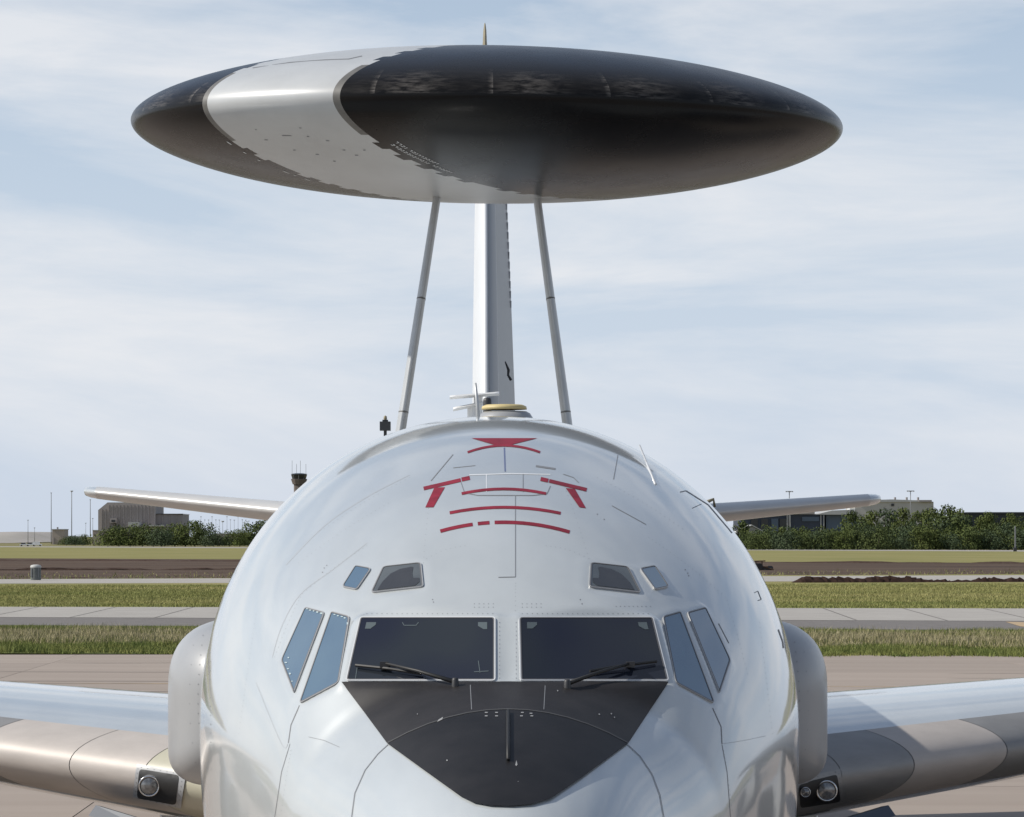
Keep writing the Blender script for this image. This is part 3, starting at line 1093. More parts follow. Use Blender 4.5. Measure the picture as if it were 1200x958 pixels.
def loft2(secs, flip=False, caps=True):
    S = np.array(secs); a, b = S.shape[:2]
    Fc = [(i * b + j, i * b + (j + 1) % b, (i + 1) * b + (j + 1) % b, (i + 1) * b + j) for i in range(a - 1) for j in range(b)]
    if caps: Fc += [tuple(range(b))[::-1], tuple((a - 1) * b + j for j in range(b))]
    if flip: Fc = [f[::-1] for f in Fc]
    return S.reshape(-1, 3), Fc


M_TAILM = mat('tailplane metal', (0.52, 0.51, 0.49), rough=0.36, metal=0.15, var=0.05, vscale=2)
ROLL = math.radians(0.55)


def roll(V, c):
    V = np.array(V, float)
    x, z = V[:, 0] - c[0], V[:, 2] - c[1]
    V[:, 0] = c[0] + x * math.cos(ROLL) + z * math.sin(ROLL)
    V[:, 2] = c[1] - x * math.sin(ROLL) + z * math.cos(ROLL)
    return V


def tail_sec(x, k=1.0, part='all'):
    t = (x - 0.6) / (6.97 - 0.6)
    le = 54.3 + t * 4.9; c = (4.6 + t * (2.0 - 4.6)) * k
    le += (1 - k) * 1.0
    z = 5.01 + t * 0.60
    P = foil(22, .105, 0.0)
    if part == 'le': P = P[21 - 6:21 + 7]
    return [(x, le + p[0] * c, z + p[1] * c) for p in P]


for sd in (-1, 1):
    secs = [tail_sec(x) for x in np.linspace(.4, 6.7, 24)] + [tail_sec(6.85, .9), tail_sec(6.94, .72), tail_sec(6.97, .45)]
    V, Fc = loft2(secs, flip=sd < 0)
    V = np.array(V); V[:, 0] *= sd
    tp = obj('tailplane', roll(V, (0, 5.0)), Fc, M_SKIN, plane)
    ls = np.array([tail_sec(x, 1, 'le') for x in np.linspace(.5, 6.7, 20)]) + np.array([0, -.012, 0])
    a, b = ls.shape[:2]
    Vl = ls.reshape(-1, 3); Vl[:, 0] *= sd
    Fl = [(i * b + j, i * b + j + 1, (i + 1) * b + j + 1, (i + 1) * b + j) for i in range(a - 1) for j in range(b - 1)]
    if sd < 0: Fl = [f[::-1] for f in Fl]
    obj('leading_edge', roll(Vl, (0, 5.0)), Fl, M_TAILM, tp)

def fin_sec(z, x0, x1, kth=1.0):
    t = (z - 5.2) / (12.55 - 5.2)
    le = 50.6 + t * 5.2; c = 8.4 + t * (3.4 - 8.4)
    P = foil(24, (.053 + .021 * t) * kth, 0)
    out = []
    for p in P:
        u = min(max(p[0], x0), x1)
        out.append((.035 + p[1] * c, le + u * c, z))
    return out


V, Fc = loft2([fin_sec(z, 0, .74) for z in np.linspace(5.2, 12.45, 16)])
M_FIN = mat('fin satin paint', (0.56, 0.58, 0.60), rough=0.5, var=.03, vscale=1)
fin = obj('fin', V, Fc, M_FIN, plane)
# rudder swung to the right
def rud_sec(z):
    t = (z - 5.2) / (12.55 - 5.2)
    le = 50.6 + t * 5.2; c = 8.4 + t * (3.4 - 8.4)
    hy = le + .745 * c; rc = c * .26
    a = math.radians(15.5 + 4 * t)
    th = .075 * (1 - .25 * t)
    loc = [(0, th), (.5 * rc, th * .6), (rc, .006), (rc, -.006), (.5 * rc, -th * .6), (0, -th)]
    return [(.035 + l * math.sin(a) + w * math.cos(a), hy + l * math.cos(a) - w * math.sin(a), z) for l, w in loc]
V, Fc = loft2([rud_sec(z) for z in np.linspace(6.2, 12.3, 14)])
rud = obj('rudder', V, Fc, M_SKIN2, fin, smooth=False)
for z in np.arange(8.9, 12.2, .17):
    p = Vector(rud_sec(z)[2])
    MB().box(p.x - .01, p.x + .004, p.y - .05, p.y + .06, z - .06, z + .06).build('static_tab', M_FIN, fin)
V = [px(592, 424, 57), px(598, 434, 57), px(594.5, 434, 57), px(596, 440, 57), px(599.5, 446, 57), px(593, 446, 57)]
MB().tube([px(592, 424, 57.5), px(596, 434, 57.5), px(595.5, 440, 57.5), px(599, 446, 57.5)], [.010, .024, .02, .026], 6).build('rudder_horn', M_DARK, fin)
# fin cap with its spike
cap = []
for z, k in ((12.45, 1.0), (12.75, .9), (12.95, .62), (13.1, .46), (13.28, .36), (13.36, .22)):
    cap.append([(.035 + (p[0] - .035) * k * 0.6, 57.2 + (p[1] - 57.2) * (.5 + .5 * k), z) for p in fin_sec(12.45, 0, 1)])
V, Fc = loft2(cap)
obj('fin_cap', V, Fc, M_TAN, fin)
# leading edge strip, right half only, its shade painted in as dark grey
ls = np.array([[fin_sec(z, 0, 1)[j] for j in range(23 - 6, 23)] for z in np.linspace(5.6, 12.4, 14)]) + np.array([.008, -.008, 0])
a, b = ls.shape[:2]
obj('shaded_fin_edge', ls.reshape(-1, 3), [(i * b + j, i * b + j + 1, (i + 1) * b + j + 1, (i + 1) * b + j)[::-1] for i in range(a - 1) for j in range(b - 1)], mat('shaded fin edge', (0.20, 0.22, 0.25), rough=.45), fin)

# ---- rotodome
DC = Vector((0.008, 43.5, 10.105)); DR = 4.515; DB = 0.935; DP = 0.60
AZ = math.radians(-35.4)            # the grey strip points ahead and to the left


def dome_z(r):
    q = max(0.0, 1 - (r / DR) ** 2)
    return DB * math.sqrt(q) * (1 - 0.13 * (r / DR) ** 4)


def build_dome():
    NR, NAg = 40, 220
    bm = bmesh.new()
    rings = []
    for i in range(1, 2 * NR):
        ph = math.pi * i / (2 * NR)            # 0 top pole .. pi bottom pole
        r = DR * math.sin(ph); z = dome_z(r) * (1 if i <= NR else -1)
        if i == NR: z = 0
        rings.append([bm.verts.new((r * math.cos(2 * math.pi * k / NAg), r * math.sin(2 * math.pi * k / NAg), z)) for k in range(NAg)])
    top = bm.verts.new((0, 0, DB)); bot = bm.verts.new((0, 0, -DB))
    for k in range(NAg):
        k2 = (k + 1) % NAg
        bm.faces.new((top, rings[0][k], rings[0][k2]))
        bm.faces.new((bot, rings[-1][k2], rings[-1][k]))
        for i in range(len(rings) - 1):
            bm.faces.new((rings[i][k], rings[i + 1][k], rings[i + 1][k2], rings[i][k2]))
    A0, A1 = 0.94, 1.03
    for s in (-1, 1):
        for a in (A0, A1):
            bmesh.ops.bisect_plane(bm, geom=bm.verts[:] + bm.edges[:] + bm.faces[:], plane_co=(s * a, 0, 0), plane_no=(1, 0, 0))
    def zone():
        return [f for f in bm.faces if A0 < abs(f.calc_center_median().x) < A1]
    TW = 0.21; SL = 0.35
    for k in range(-29, 30):
      for f0 in (0, 1):
        fs = [f for f in zone() if (f.calc_center_median().x > 0) == bool(f0)]
        sl = SL * (1 if f0 else -1)
        fs = [f for f in fs if min(v.co.y + sl * v.co.x for v in f.verts) < k * TW < max(v.co.y + sl * v.co.x for v in f.verts)]
        if not fs: continue
        es = list({e for f in fs for e in f.edges}); vs = list({v for f in fs for v in f.verts})
        bmesh.ops.bisect_plane(bm, geom=vs + es + fs, plane_co=(0, k * TW, 0), plane_no=Vector((SL * (1 if f0 else -1), 1, 0)).normalized())
    # rim lip limits
    groups = {'strip': [], 'left': [], 'right': []}
    rr = random.Random(3)
    teeth = {(s, q, k): rr.random() < .5 for s in (-1, 1) for q in (0, 1) for k in range(-40, 40)}
    for s in (-1, 1):
        for q in (0, 1):
            for k in range(-40, 40):
                teeth[(s, q, k)] = (k % 2 == 0) if rr.random() < .85 else (k % 2 == 1)
    for f in bm.faces:
        c = f.calc_center_median()
        a = abs(c.x)
        r = math.hypot(c.x, c.y)
        if a <= A0: groups['strip'].append(f)
        elif a >= A1: groups['left' if c.x < 0 else 'right'].append(f)
        else:
            s = 1 if c.x > 0 else -1
            if r > DR * .885: groups.setdefault(('trim', s, 1 if c.y > 0 else -1), []).append(f)
            elif teeth[(s, 0 if c.z > 0 else 1, math.floor((c.y + SL * a) / TW))]: groups['left' if c.x < 0 else 'right'].append(f)
            else: groups['strip'].append(f)
    def norm(co):
        r = math.hypot(co.x, co.y)
        if r < 1e-6: return Vector((0, 0, 1 if co.z > 0 else -1))
        q = max(1e-5, 1 - (r / DR) ** 2)
        if q < 1e-3 or abs(co.z) < 1e-4: n = Vector((co.x / r, co.y / r, 0))
        else:
            dz = (dome_z(min(r + 2e-4, DR)) - dome_z(r - 2e-4)) / 4e-4     # slope of the upper surface
            sg = 1 if co.z > 0 else -1
            n = Vector((-dz * co.x / r, -dz * co.y / r, sg))
        return n.normalized()
    out = {}
    for g, fs in groups.items():
        idx, V, Fc = {}, [], []
        for f in fs:
            q = []
            for v in f.verts:
                if v.index not in idx or True:
                    key = v
                    if key not in idx:
                        idx[key] = len(V); V.append(v.co.copy())
                    q.append(idx[key])
            Fc.append(q)
        out[g] = (V, Fc, [norm(v) for v in V])
    bm.free()
    return out


parts = build_dome()
# rotor axis: rotated about z to AZ, tilted a little nose down and to the right
ROT = Matrix.Rotation(math.radians(0.7), 4, 'Y') @ Matrix.Rotation(math.radians(2.2), 4, 'X') @ Matrix.Rotation(math.pi + AZ, 4, 'Z')


def dome_obj(name, key, m, parent, first=False):
    V, Fc, Nn = parts[key]
    me = bpy.data.meshes.new(name)
    me.from_pydata([tuple(v) for v in V], [], Fc)
    me.materials.append(m)
    me.polygons.foreach_set('use_smooth', [True] * len(me.polygons))
    me.update()
    # orient outward
    me.normals_split_custom_set_from_vertices([tuple(n) for n in Nn])
    o = link(name, me, parent)
    if first:
        o.matrix_local = Matrix.Translation(DC - wloc(parent)) @ ROT
    return o


rot = dome_obj('rotodome', 'strip', M_DOMEGREY, plane, True)
dome_obj('radome_panel', 'right', M_DOMEBLK, rot)
dome_obj('radome_panel', 'left', M_DOMEBLK, rot)
for key in sorted(k for k in parts if k[0] == 'trim'):
    dome_obj('edge_trim', key, M_TRIM, rot)


def dome_pt(u, v, low, off):
    r = math.hypot(u, v)
    z = dome_z(r) * (-1 if low else 1)
    return (u, v, z + (-off if low else off))


# tiny stencilled lines beside the strip
def dome_mark(rects, name, m, low=True, off=.004):
    V, Fc = [], []
    for u0, u1, v0, v1 in rects:
        b = len(V)
        V += [dome_pt(u0, v0, low, off), dome_pt(u1, v0, low, off), dome_pt(u1, v1, low, off), dome_pt(u0, v1, low, off)]
        Fc.append((b, b + 1, b + 2, b + 3))
    o = obj(name, V, Fc, m, rot, smooth=False, world=False)
    return o


rects = []
for row, (u, v_a, v_b) in enumerate(((-1.15, 2.35, 3.55), (-1.24, 2.75, 3.55), )):
    v = v_a
    for s in (1,):
        v = v_a
        while v < v_b:
            w = random.uniform(.02, .045)
            if random.random() < .82:
                hh = .022
                rects.append((u - hh, u - hh + .012, v, v + w))
                rects.append((u - hh, u + hh, v, v + .010))
                if random.random() < .6: rects.append((u + hh - .012, u + hh, v, v + w))
            v += w + .022
v = 2.2
while v < 3.8:
    if random.random() < .55: rects.append((1.11, 1.135, v, v + random.uniform(.04, .12)))
    v += .14


bpy.context.view_layer.update()
MI = rot.matrix_world.inverted()
dv = [rot.matrix_world @ Vector(v) for v in parts['strip'][0]]
DS = Surf(dv, parts['strip'][1])


def dome_decal(name, polys, m, off=.003):
    V, Fc = [], []
    for poly in polys:
        h = [DS.at(x, y, off) for x, y in poly]
        if any(q is None for q in h): continue
        b = len(V); V += [MI @ q[0] for q in h]
        Fc.append(tuple(range(b, b + len(h))))
    return obj(name, V, Fc, m, rot, smooth=False, world=False)


mk = []
rs = random.Random(4)
for x, y, w in ((336, 159, 11), (361, 160, 3), (384, 165, 4), (312, 164, 4), (345, 176, 3), (372, 181, 4), (403, 176, 3), (418, 182, 4), (392, 189, 3), (427, 176, 3), (352, 150, 2.5), (300, 152, 2)):
    mk.append([(x - w / 2, y - .5), (x + w / 2, y - .2), (x + w / 2, y + .6), (x - w / 2, y + .4)])
tag(dome_decal('scuff_marks', mk, M_LINE), kind='stuff')
for pts in ([(296, 80), (340, 73.5), (380, 70.5), (409, 69.5), (424, 66)],):
    dome_decal('cover_seam', segs(pts, .8), M_LINE)

# ---- struts carrying the dome
for sd in (-1, 1):
    x0, x1 = (-1.19, -.635) if sd < 0 else (1.13, .655)
    st = []
    for t in np.linspace(0, 1, 16):
        z = 5.35 + t * (9.45 - 5.35)
        zt_ = max(0, (z - 5.5) / 3.6)
        x = x0 + (x1 - x0) * zt_
        ch = 1.0 - .25 * zt_
        P = foil(12, .135, 0) if True else None
        st.append([(x + p[1] * ch * 1.0, 42.7 + .3 * zt_ + p[0] * ch, z) for p in P])
    V, Fc = loft2(st)
    so = obj('dome_strut', V, Fc, M_STRUT, plane)
    # joints and root shoe
    for t in (.27, .62):
        k = t * 15; i = int(k); f = k - i
        sec = np.array(st[i]) * (1 - f) + np.array(st[i + 1]) * f
        c = sec.mean(0)
        a = c + (sec - c) * np.array([1.015, 1.002, 1]); 
        V, Fc = loft2([a + np.array([0, 0, -.012]), a + np.array([0, 0, .012])])
        obj('strut_joint', V, Fc, M_TRIM, so)

# ---- landing gear (under the frame, carries the aircraft)
def wheel(c, r, w, parent):
    o = MB().lathe([(r * .5, -w / 2), (r * .9, -w / 2), (r, -w * .3), (r, w * .3), (r * .9, w / 2), (r * .5, w / 2)], c, 'x', 20).build('wheel', M_RUBBER, parent, smooth=True)
    MB().lathe([(0, -w * .4), (r * .5, -w * .42), (r * .5, w * .42), (0, w * .4)], c, 'x', 16).build('rim', M_STRUT, o, smooth=True)


ng = MB().tube([(0, 18.6, 1.9), (0, 18.5, .5)], [.11, .09], 10).tube([(-.3, 18.5, .5), (.3, 18.5, .5)], .06, 8).build('nose_gear', M_WHITE, plane, smooth=True)
for x in (-.29, .29): wheel((x, 18.5, .5), .5, .32, ng)
for sd in (-1, 1):
    g_ = MB().tube([(sd * 3.3, 35.8, 2.6), (sd * 3.3, 35.8, .6)], [.16, .13], 10).tube([(sd * 3.3, 35.0, .6), (sd * 3.3, 36.6, .6)], .1, 8).build('main_gear', M_WHITE, plane, smooth=True)
    for dy in (-.75, .75):
        for dx in (-.42, .42): wheel((sd * 3.3 + dx, 35.8 + dy, .6), .6, .4, g_)
# ---- engines out on the wings
for sd in (-1, 1):
    for X in (8.4, 13.6):
        sec = wing_sec(X); ly = sec[:, 1].min(); lz = WZ0 + (X - 1.88) * .085
        cz = lz - 1.35
        e = MB().lathe([(.50, .3), (.56, .05), (.62, 0), (.68, .08), (.74, .5), (.76, 1.4), (.66, 3.2), (.44, 4.6), (.38, 4.6), (.38, 4.2)], (sd * X, ly - 2.6, cz), 'y', 28).build('engine', M_SKIN2, plane, smooth=True)
        MB().lathe([(0, .15), (.12, .3), (.16, .5), (.54, .5), (.54, .3)], (sd * X, ly - 2.6, cz), 'y', 24).build('engine_fan', M_DARK, e, smooth=True)
        V = [(sd * X - .12, ly - 1.8, cz + .7), (sd * X + .12, ly - 1.8, cz + .7), (sd * X + .12, ly + 2.0, cz + .55), (sd * X - .12, ly + 2.0, cz + .55),
             (sd * X - .09, ly + .05, lz - .05), (sd * X + .09, ly + .05, lz - .05), (sd * X + .09, ly + 2.6, lz - .2), (sd * X - .09, ly + 2.6, lz - .2)]
        obj('engine_pylon', V, [(0, 1, 2, 3), (7, 6, 5, 4), (0, 4, 5, 1), (1, 5, 6, 2), (2, 6, 7, 3), (3, 7, 4, 0)], M_SKIN2, e, smooth=False)

tag(dome_mark(rects, 'stencil', M_LINEW), kind='stuff')

# ================================================================== the ground
M_GRASS = mat('grass ground', (0.15, 0.152, 0.048), rough=0.9, col2=(0.27, 0.235, 0.10), vscale=0.09, vstretch=(.35, 1, 1), detail=8, spec=.1)
M_GRASSG = mat('green grass ground', (0.055, 0.078, 0.020), rough=0.9, col2=(0.115, 0.12, 0.040), vscale=0.05, vstretch=(.3, 1, 1), detail=8, spec=.1)
M_FARG = mat('far field', (0.155, 0.145, 0.060), rough=0.9, col2=(0.21, 0.185, 0.095), vscale=0.02, vstretch=(.2, 1, 1), detail=8, spec=.1)
M_CONC = mat('apron concrete', (0.272, 0.226, 0.190), rough=0.8, col2=(0.315, 0.266, 0.226), vscale=0.5, vstretch=(.15, 1, 1), detail=8, rand=.05, spec=.2)
M_CONC2 = mat('taxiway concrete', (0.30, 0.28, 0.255), rough=0.8, col2=(0.35, 0.33, 0.30), vscale=0.3, detail=8, rand=.04, spec=.2)
M_JOINT = mat('joint filler', (0.075, 0.068, 0.06), rough=0.9)
M_ASPH = mat('shoulder asphalt', (0.135, 0.122, 0.112), rough=0.9, var=.15, vscale=1.2, detail=8)
M_DIRT = mat('tilled dirt', (0.060, 0.043, 0.034), rough=0.95, col2=(0.115, 0.083, 0.062), vscale=0.08, vstretch=(.25, 1, 1), detail=10, spec=.05)
M_SOIL = mat('dark soil', (0.042, 0.027, 0.022), rough=0.95, col2=(0.085, 0.058, 0.046), vscale=1.6, detail=8, spec=.05)
M_SOILD = mat('freshly dug soil', (0.022, 0.013, 0.011), rough=0.95, col2=(0.045, 0.028, 0.022), vscale=1.6, detail=8, spec=.05)
M_PAINTY = mat('worn yellow paint', (0.42, 0.28, 0.12), rough=.8, col2=(0.33, 0.26, 0.19), vscale=.6, detail=8)


def sheet(name, pts, z, m, kind='structure'):
    o = obj(name, [(x, y, z) for x, y in pts], [tuple(range(len(pts)))], m, None, smooth=False)
    if kind: o['kind'] = kind
    return o


def gpt(x, y):
    D = gy(y)
    return ((x - VX) * D / F + CX, D)


def band(yl, yr, ext=1500.0):
    """world line through the ground points at the left and right picture edge, extended"""
    a, b = Vector(gpt(0, yl)), Vector(gpt(1200, yr))
    d = (b - a).normalized()
    return a - d * ext, b + d * ext


def strip(name, yl0, yl1, yr0, yr1, z, m, ext=1500.0):
    a, b = band(yl0, yr0, ext); c, d = band(yl1, yr1, ext)
    nx, ny = 40, 6
    V, Fc = [], []
    for j in range(ny + 1):
        p, q = a.lerp(c, j / ny), b.lerp(d, j / ny)
        for i in range(nx + 1):
            r = p.lerp(q, i / nx); V.append((r.x, r.y, z))
    for j in range(ny):
        for i in range(nx):
            k = j * (nx + 1) + i
            Fc.append((k, k + 1, k + nx + 2, k + nx + 1))
    o = obj(name, V, Fc, m, None, smooth=False)
    o['kind'] = 'structure'
    return o


sheet('ground', [(-14000, -14000), (14000, -14000), (14000, 14000), (-14000, 14000)], -0.25, M_FARG)
# near verge, taxiway, mid verge and so on, front to back
strip('grass_field', 712, 641, 714, 646, .004, M_GRASS, 900)
strip('dirt_field', 679, 654.5, 673, 660, .010, M_DIRT, 420)
strip('service_road', 684.3, 679.2, 681, 674.4, .016, M_CONC2, 420)
strip('runway', 641.4, 640.5, 646.6, 645.2, .02, M_CONC2, 900)
strip('verge_ground', 766, 724, 771, 729, .008, M_GRASSG, 300)
strip('shoulder', 733, 723, 739, 728, .014, M_ASPH, 300)
strip('taxiway', 724, 711.8, 728.5, 713.8, .018, M_ASPH, 300)
sheet('apron', [(-160, -250), (160, -250), (160, gy(770)), (-160, gy(766.5))], .012, M_JOINT)

# apron slabs
me = bpy.data.meshes.new('concrete_slab')
h = 9.2 / 2 - .012
me.from_pydata([(-h, -h, 0), (h, -h, 0), (h, h, 0), (-h, h, 0), (-h, -h, -.03), (h, -h, -.03), (h, h, -.03), (-h, h, -.03)], [],
               [(0, 1, 2, 3), (0, 4, 5, 1), (1, 5, 6, 2), (2, 6, 7, 3), (3, 7, 4, 0)])
me.materials.append(M_CONC)
apron = bpy.data.objects['apron']
for iy in range(16):
    for ix in range(-8, 9):
        x = -7.1 - 4.6 + ix * 9.2
        y = gy(768) - 4.6 - iy * 9.2
        o = link('concrete_slab', me, apron)
        o.location = (x, y, .022 + random.uniform(0, .003))
# beyond the single slabs the apron goes on as one sheet
mb = MB()
yb = gy(768) - 16 * 9.2
mb.box(-160, 160, -250, yb - .02, .0, .022)
mb.box(-160, -7.1 - 9.2 * 9 - .02, yb, gy(766.5) - .5, .0, .022)
mb.box(-7.1 + 9.2 * 8 + .02, 160, yb, gy(772), .0, .022)
tag(mb.build('outer_apron', M_CONC, apron), kind='stuff')
# painted line across the apron
a, b = Vector(gpt(0, 801.5)), Vector(gpt(1200, 806.5))
d = (b - a).normalized() * 60; n = Vector((-d.y, d.x)).normalized() * .11
o = obj('painted_line', [(*(a - d - n), .029), (*(b + d - n), .029), (*(b + d + n), .029), (*(a - d + n), .029)], [(0, 1, 2, 3)], M_PAINTY, apron, smooth=False)
rm = random.Random(12)
M_MARK = mat('rubber streak', (0.215, 0.178, 0.150), rough=.8, col2=(0.265, 0.222, 0.188), vscale=.8, vstretch=(.1, 1, 1), detail=6)
for k in range(11):
    y0 = rm.uniform(92, 139); x0 = rm.choice([rm.uniform(-24, -12), rm.uniform(10, 24)]); L_ = rm.uniform(5, 16); w_ = rm.uniform(.06, .22); sl_ = rm.uniform(-.02, .05)
    P = [(x0 + L_ * t, y0 + sl_ * L_ * t + .15 * math.sin(t * 5 + k)) for t in np.linspace(0, 1, 9)]
    V = []
    for i, (x, y) in enumerate(P):
        e = w_ * min(1, .15 + i * .5, .15 + (8 - i) * .5)
        V += [(x, y - e, .0295), (x, y + e, .0295)]
    obj('tyre_mark', V, [(2 * i, 2 * i + 2, 2 * i + 3, 2 * i + 1) for i in range(8)], M_MARK, apron, smooth=False)
# taxiway slabs
tx = bpy.data.objects['taxiway']
a, b = band(724, 728.5, 120); c, d = band(711.8, 713.8, 120)
N_ = 58
for i in range(N_):
    t0, t1 = i / N_, (i + 1) / N_
    g_ = .00022
    P = [a.lerp(b, t0 + g_), a.lerp(b, t1 - g_), c.lerp(d, t1 - g_), c.lerp(d, t0 + g_)]
    obj('concrete_slab', [(p.x, p.y, .028) for p in P], [(0, 1, 2, 3)], M_CONC2, tx, smooth=False)
# yellow mark at the right end of the shoulder
P = [gpt(1178, 729.5), gpt(1260, 731), gpt(1260, 741), gpt(1196, 735)]
o = obj('painted_mark', [(x, y, .030) for x, y in P], [(0, 1, 2, 3)], M_PAINTY, bpy.data.objects['shoulder'], smooth=False)

# ---- grass blades
M_BLADE = mat('grass blades', (0.11, 0.145, 0.038), rough=.8, col2=(0.24, 0.24, 0.078), vscale=.5, detail=6, spec=.15)
M_STRAW = mat('dry grass blades', (0.26, 0.225, 0.12), rough=.85, col2=(0.42, 0.37, 0.23), vscale=.7, detail=6, spec=.15)
M_OLIVEG = mat('yellowing grass blades', (0.16, 0.19, 0.056), rough=.85, col2=(0.34, 0.31, 0.135), vscale=.05, vstretch=(.3, 1, 1), detail=8, spec=.12)


def blades(name, lo_l, hi_l, lo_r, hi_r, n, hmin, hmax, w, m, x0=-60, x1=1260, dens=None):
    u = rng.uniform(0, 1, n); t = rng.uniform(0, 1, n)
    if dens is not None:
        t = dens(n)
    X = x0 + (x1 - x0) * u
    fr = X / 1200.0
    D0 = CZ * F / ((lo_l + (lo_r - lo_l) * fr) - VY); D1 = CZ * F / ((hi_l + (hi_r - hi_l) * fr) - VY)
    D = D0 + (D1 - D0) * t + rng.normal(0, .5, n) + .6 * np.sin(X * .05 + 2 * np.sin(X * .013))
    Xw = (X - VX) * D / F + CX
    hgt = rng.uniform(hmin, hmax, n) * (0.7 + .6 * np.sin(Xw * .35 + np.sin(D * .23) * 2) ** 2)
    ang = rng.uniform(0, np.pi, n)
    lx, ly = rng.normal(0, .35, n) * hgt, rng.normal(0, .35, n) * hgt
    cx_, sy_ = np.cos(ang) * w, np.sin(ang) * w
    z = np.full(n, .005)
    V = np.empty((n, 3, 3))
    V[:, 0] = np.stack([Xw - cx_, D - sy_, z], -1)
    V[:, 1] = np.stack([Xw + cx_, D + sy_, z], -1)
    V[:, 2] = np.stack([Xw + lx, D + ly, hgt], -1)
    me = bpy.data.meshes.new(name)
    me.vertices.add(3 * n); me.vertices.foreach_set('co', V.reshape(-1))
    me.loops.add(3 * n); me.loops.foreach_set('vertex_index', np.arange(3 * n, dtype=np.int32))
    me.polygons.add(n)
    me.polygons.foreach_set('loop_start', np.arange(0, 3 * n, 3, dtype=np.int32))
    me.materials.append(m)
    me.update(calc_edges=True)
    o = link(name, me)
    o['kind'] = 'stuff'
    return o


blades('verge_grass', 765.5, 737.5, 770.5, 742.5, 260000, .08, .30, .020, M_BLADE)
blades('dry_grass', 757, 741, 762, 746, 55000, .20, .48, .022, M_STRAW, dens=lambda n: np.clip(rng.normal(.45, .27, n), 0.03, 1))
blades('meadow_grass', 711.5, 687, 713.5, 685, 280000, .06, .20, .028, M_OLIVEG)
blades('weed_grass', 679, 671, 673, 668, 2500, .08, .4, .05, M_OLIVEG, dens=lambda n: np.clip(rng.normal(.2, .3, n), 0, 1))


# ---- ridges of dug soil
def soil_ridge(name, y_l, y_r, x0, x1, hgt, wid, m, step=.7, seed=1):
    r = np.random.default_rng(seed)
    a, b = Vector(gpt(x0, y_l)), Vector(gpt(x1, y_r))
    L = (b - a).length; n = int(L / step)
    d = (b - a).normalized(); nn = Vector((-d.y, d.x))
    prof = [(-1, 0), (-.62, .5), (-.2, .95), (.2, .9), (.6, .45), (1, 0)]
    ph = r.uniform(0, 6, 6)
    V = []
    for i in range(n + 1):
        s = i * step
        k = .55 + .25 * math.sin(s * .21 + ph[0]) + .2 * math.sin(s * .57 + ph[1]) + r.uniform(-.16, .16)
        k = max(.12, k)
        env = min(1, i / 4, (n - i) / 4)
        for u, h_ in prof:
            p = a + d * (s + r.uniform(-.2, .2)) + nn * (u * wid * (0.8 + .3 * k) + r.uniform(-.12, .12))
            V.append((p.x, p.y, -.02 if h_ == 0 else h_ * hgt * k * env + r.uniform(-.14, .14) * hgt))
    q = len(prof)
    Fc = [(i * q + j, i * q + j + 1, (i + 1) * q + j + 1, (i + 1) * q + j) for i in range(n) for j in range(q - 1)]
    o = obj(name, V, [f[::-1] for f in Fc], m, None, smooth=False)
    return o


o = soil_ridge('soil_windrow', 683.0, 681.8, 928, 1330, .8, 1.1, M_SOILD, .32, 3)
tag(o, 'long low windrow of dark dug soil clods along the service road right of the jet', 'soil heap')
o = soil_ridge('soil_bank', 656.5, 661.5, -260, 1460, .42, 3.0, M_SOIL, 2.5, 5)
tag(o, kind='structure')
o = soil_ridge('drain_pipe', 669.3, 666.4, -160, 700, .42, .5, M_SOIL, 1.4, 8)
o.name = 'furrow_ridge'; tag(o, kind='structure')
o = soil_ridge('soil_heap', 678.0, 678.0, 78, 112, .55, 1.2, M_SOIL, .6, 9)
tag(o, 'small dark soil heap on the dirt field beside the road, left of the jet', 'soil heap')

# ================================================================== distant things
M_PLANTW = mat('hangar cladding brown grey', (0.34, 0.305, 0.285), rough=.8, var=.06, vscale=.05, vstretch=(3, 1, .2))
M_PLANTD = mat('hangar cladding darker', (0.28, 0.255, 0.245), rough=.8, var=.06, vscale=.05, vstretch=(3, 1, .2))
M_TANW = mat('tan block wall', (0.36, 0.31, 0.26), rough=.85, var=.08, vscale=.2)
M_PINKW = mat('pinkish concrete wall', (0.36, 0.30, 0.27), rough=.85, var=.06, vscale=.2)
M_CREAM = mat('cream cladding', (0.44, 0.42, 0.38), rough=.8, var=.05, vscale=.06)
M_NAVY = mat('navy cladding', (0.028, 0.038, 0.062), rough=.6, var=.2, vscale=.05, vstretch=(2, 1, .3))
M_STEEL = mat('steel blue cladding', (0.075, 0.105, 0.15), rough=.6, var=.15, vscale=.05)
M_GREYR = mat('pale grey roof', (0.40, 0.40, 0.39), rough=.7, var=.08, vscale=.1)
M_DKWIN = mat('dark glazing', (0.02, 0.022, 0.026), rough=.2)
M_POLE = mat('galvanised pole', (0.17, 0.175, 0.18), rough=.6)
M_HILL = mat('pale embankment', (0.33, 0.30, 0.28), rough=.9, col2=(0.29, 0.27, 0.23), vscale=.02, vstretch=(1, 1, 6), detail=6)
M_RIDGE = mat('far dark roof', (0.035, 0.042, 0.05), rough=.8, var=.2, vscale=.02)


def zz(y, D): return CZ - (y - VY) * D / F
def xx_(x, D): return (x - VX) * D / F + CX


def pbox(mb, x0, x1, y0, y1, D, depth, zb=None):
    """box whose face is seen at picture x0..x1, y0 (top)..y1"""
    mb.box(xx_(x0, D), xx_(x1, D), D, D + depth, zz(y1, D) if zb is None else zb, zz(y0, D))
    return mb


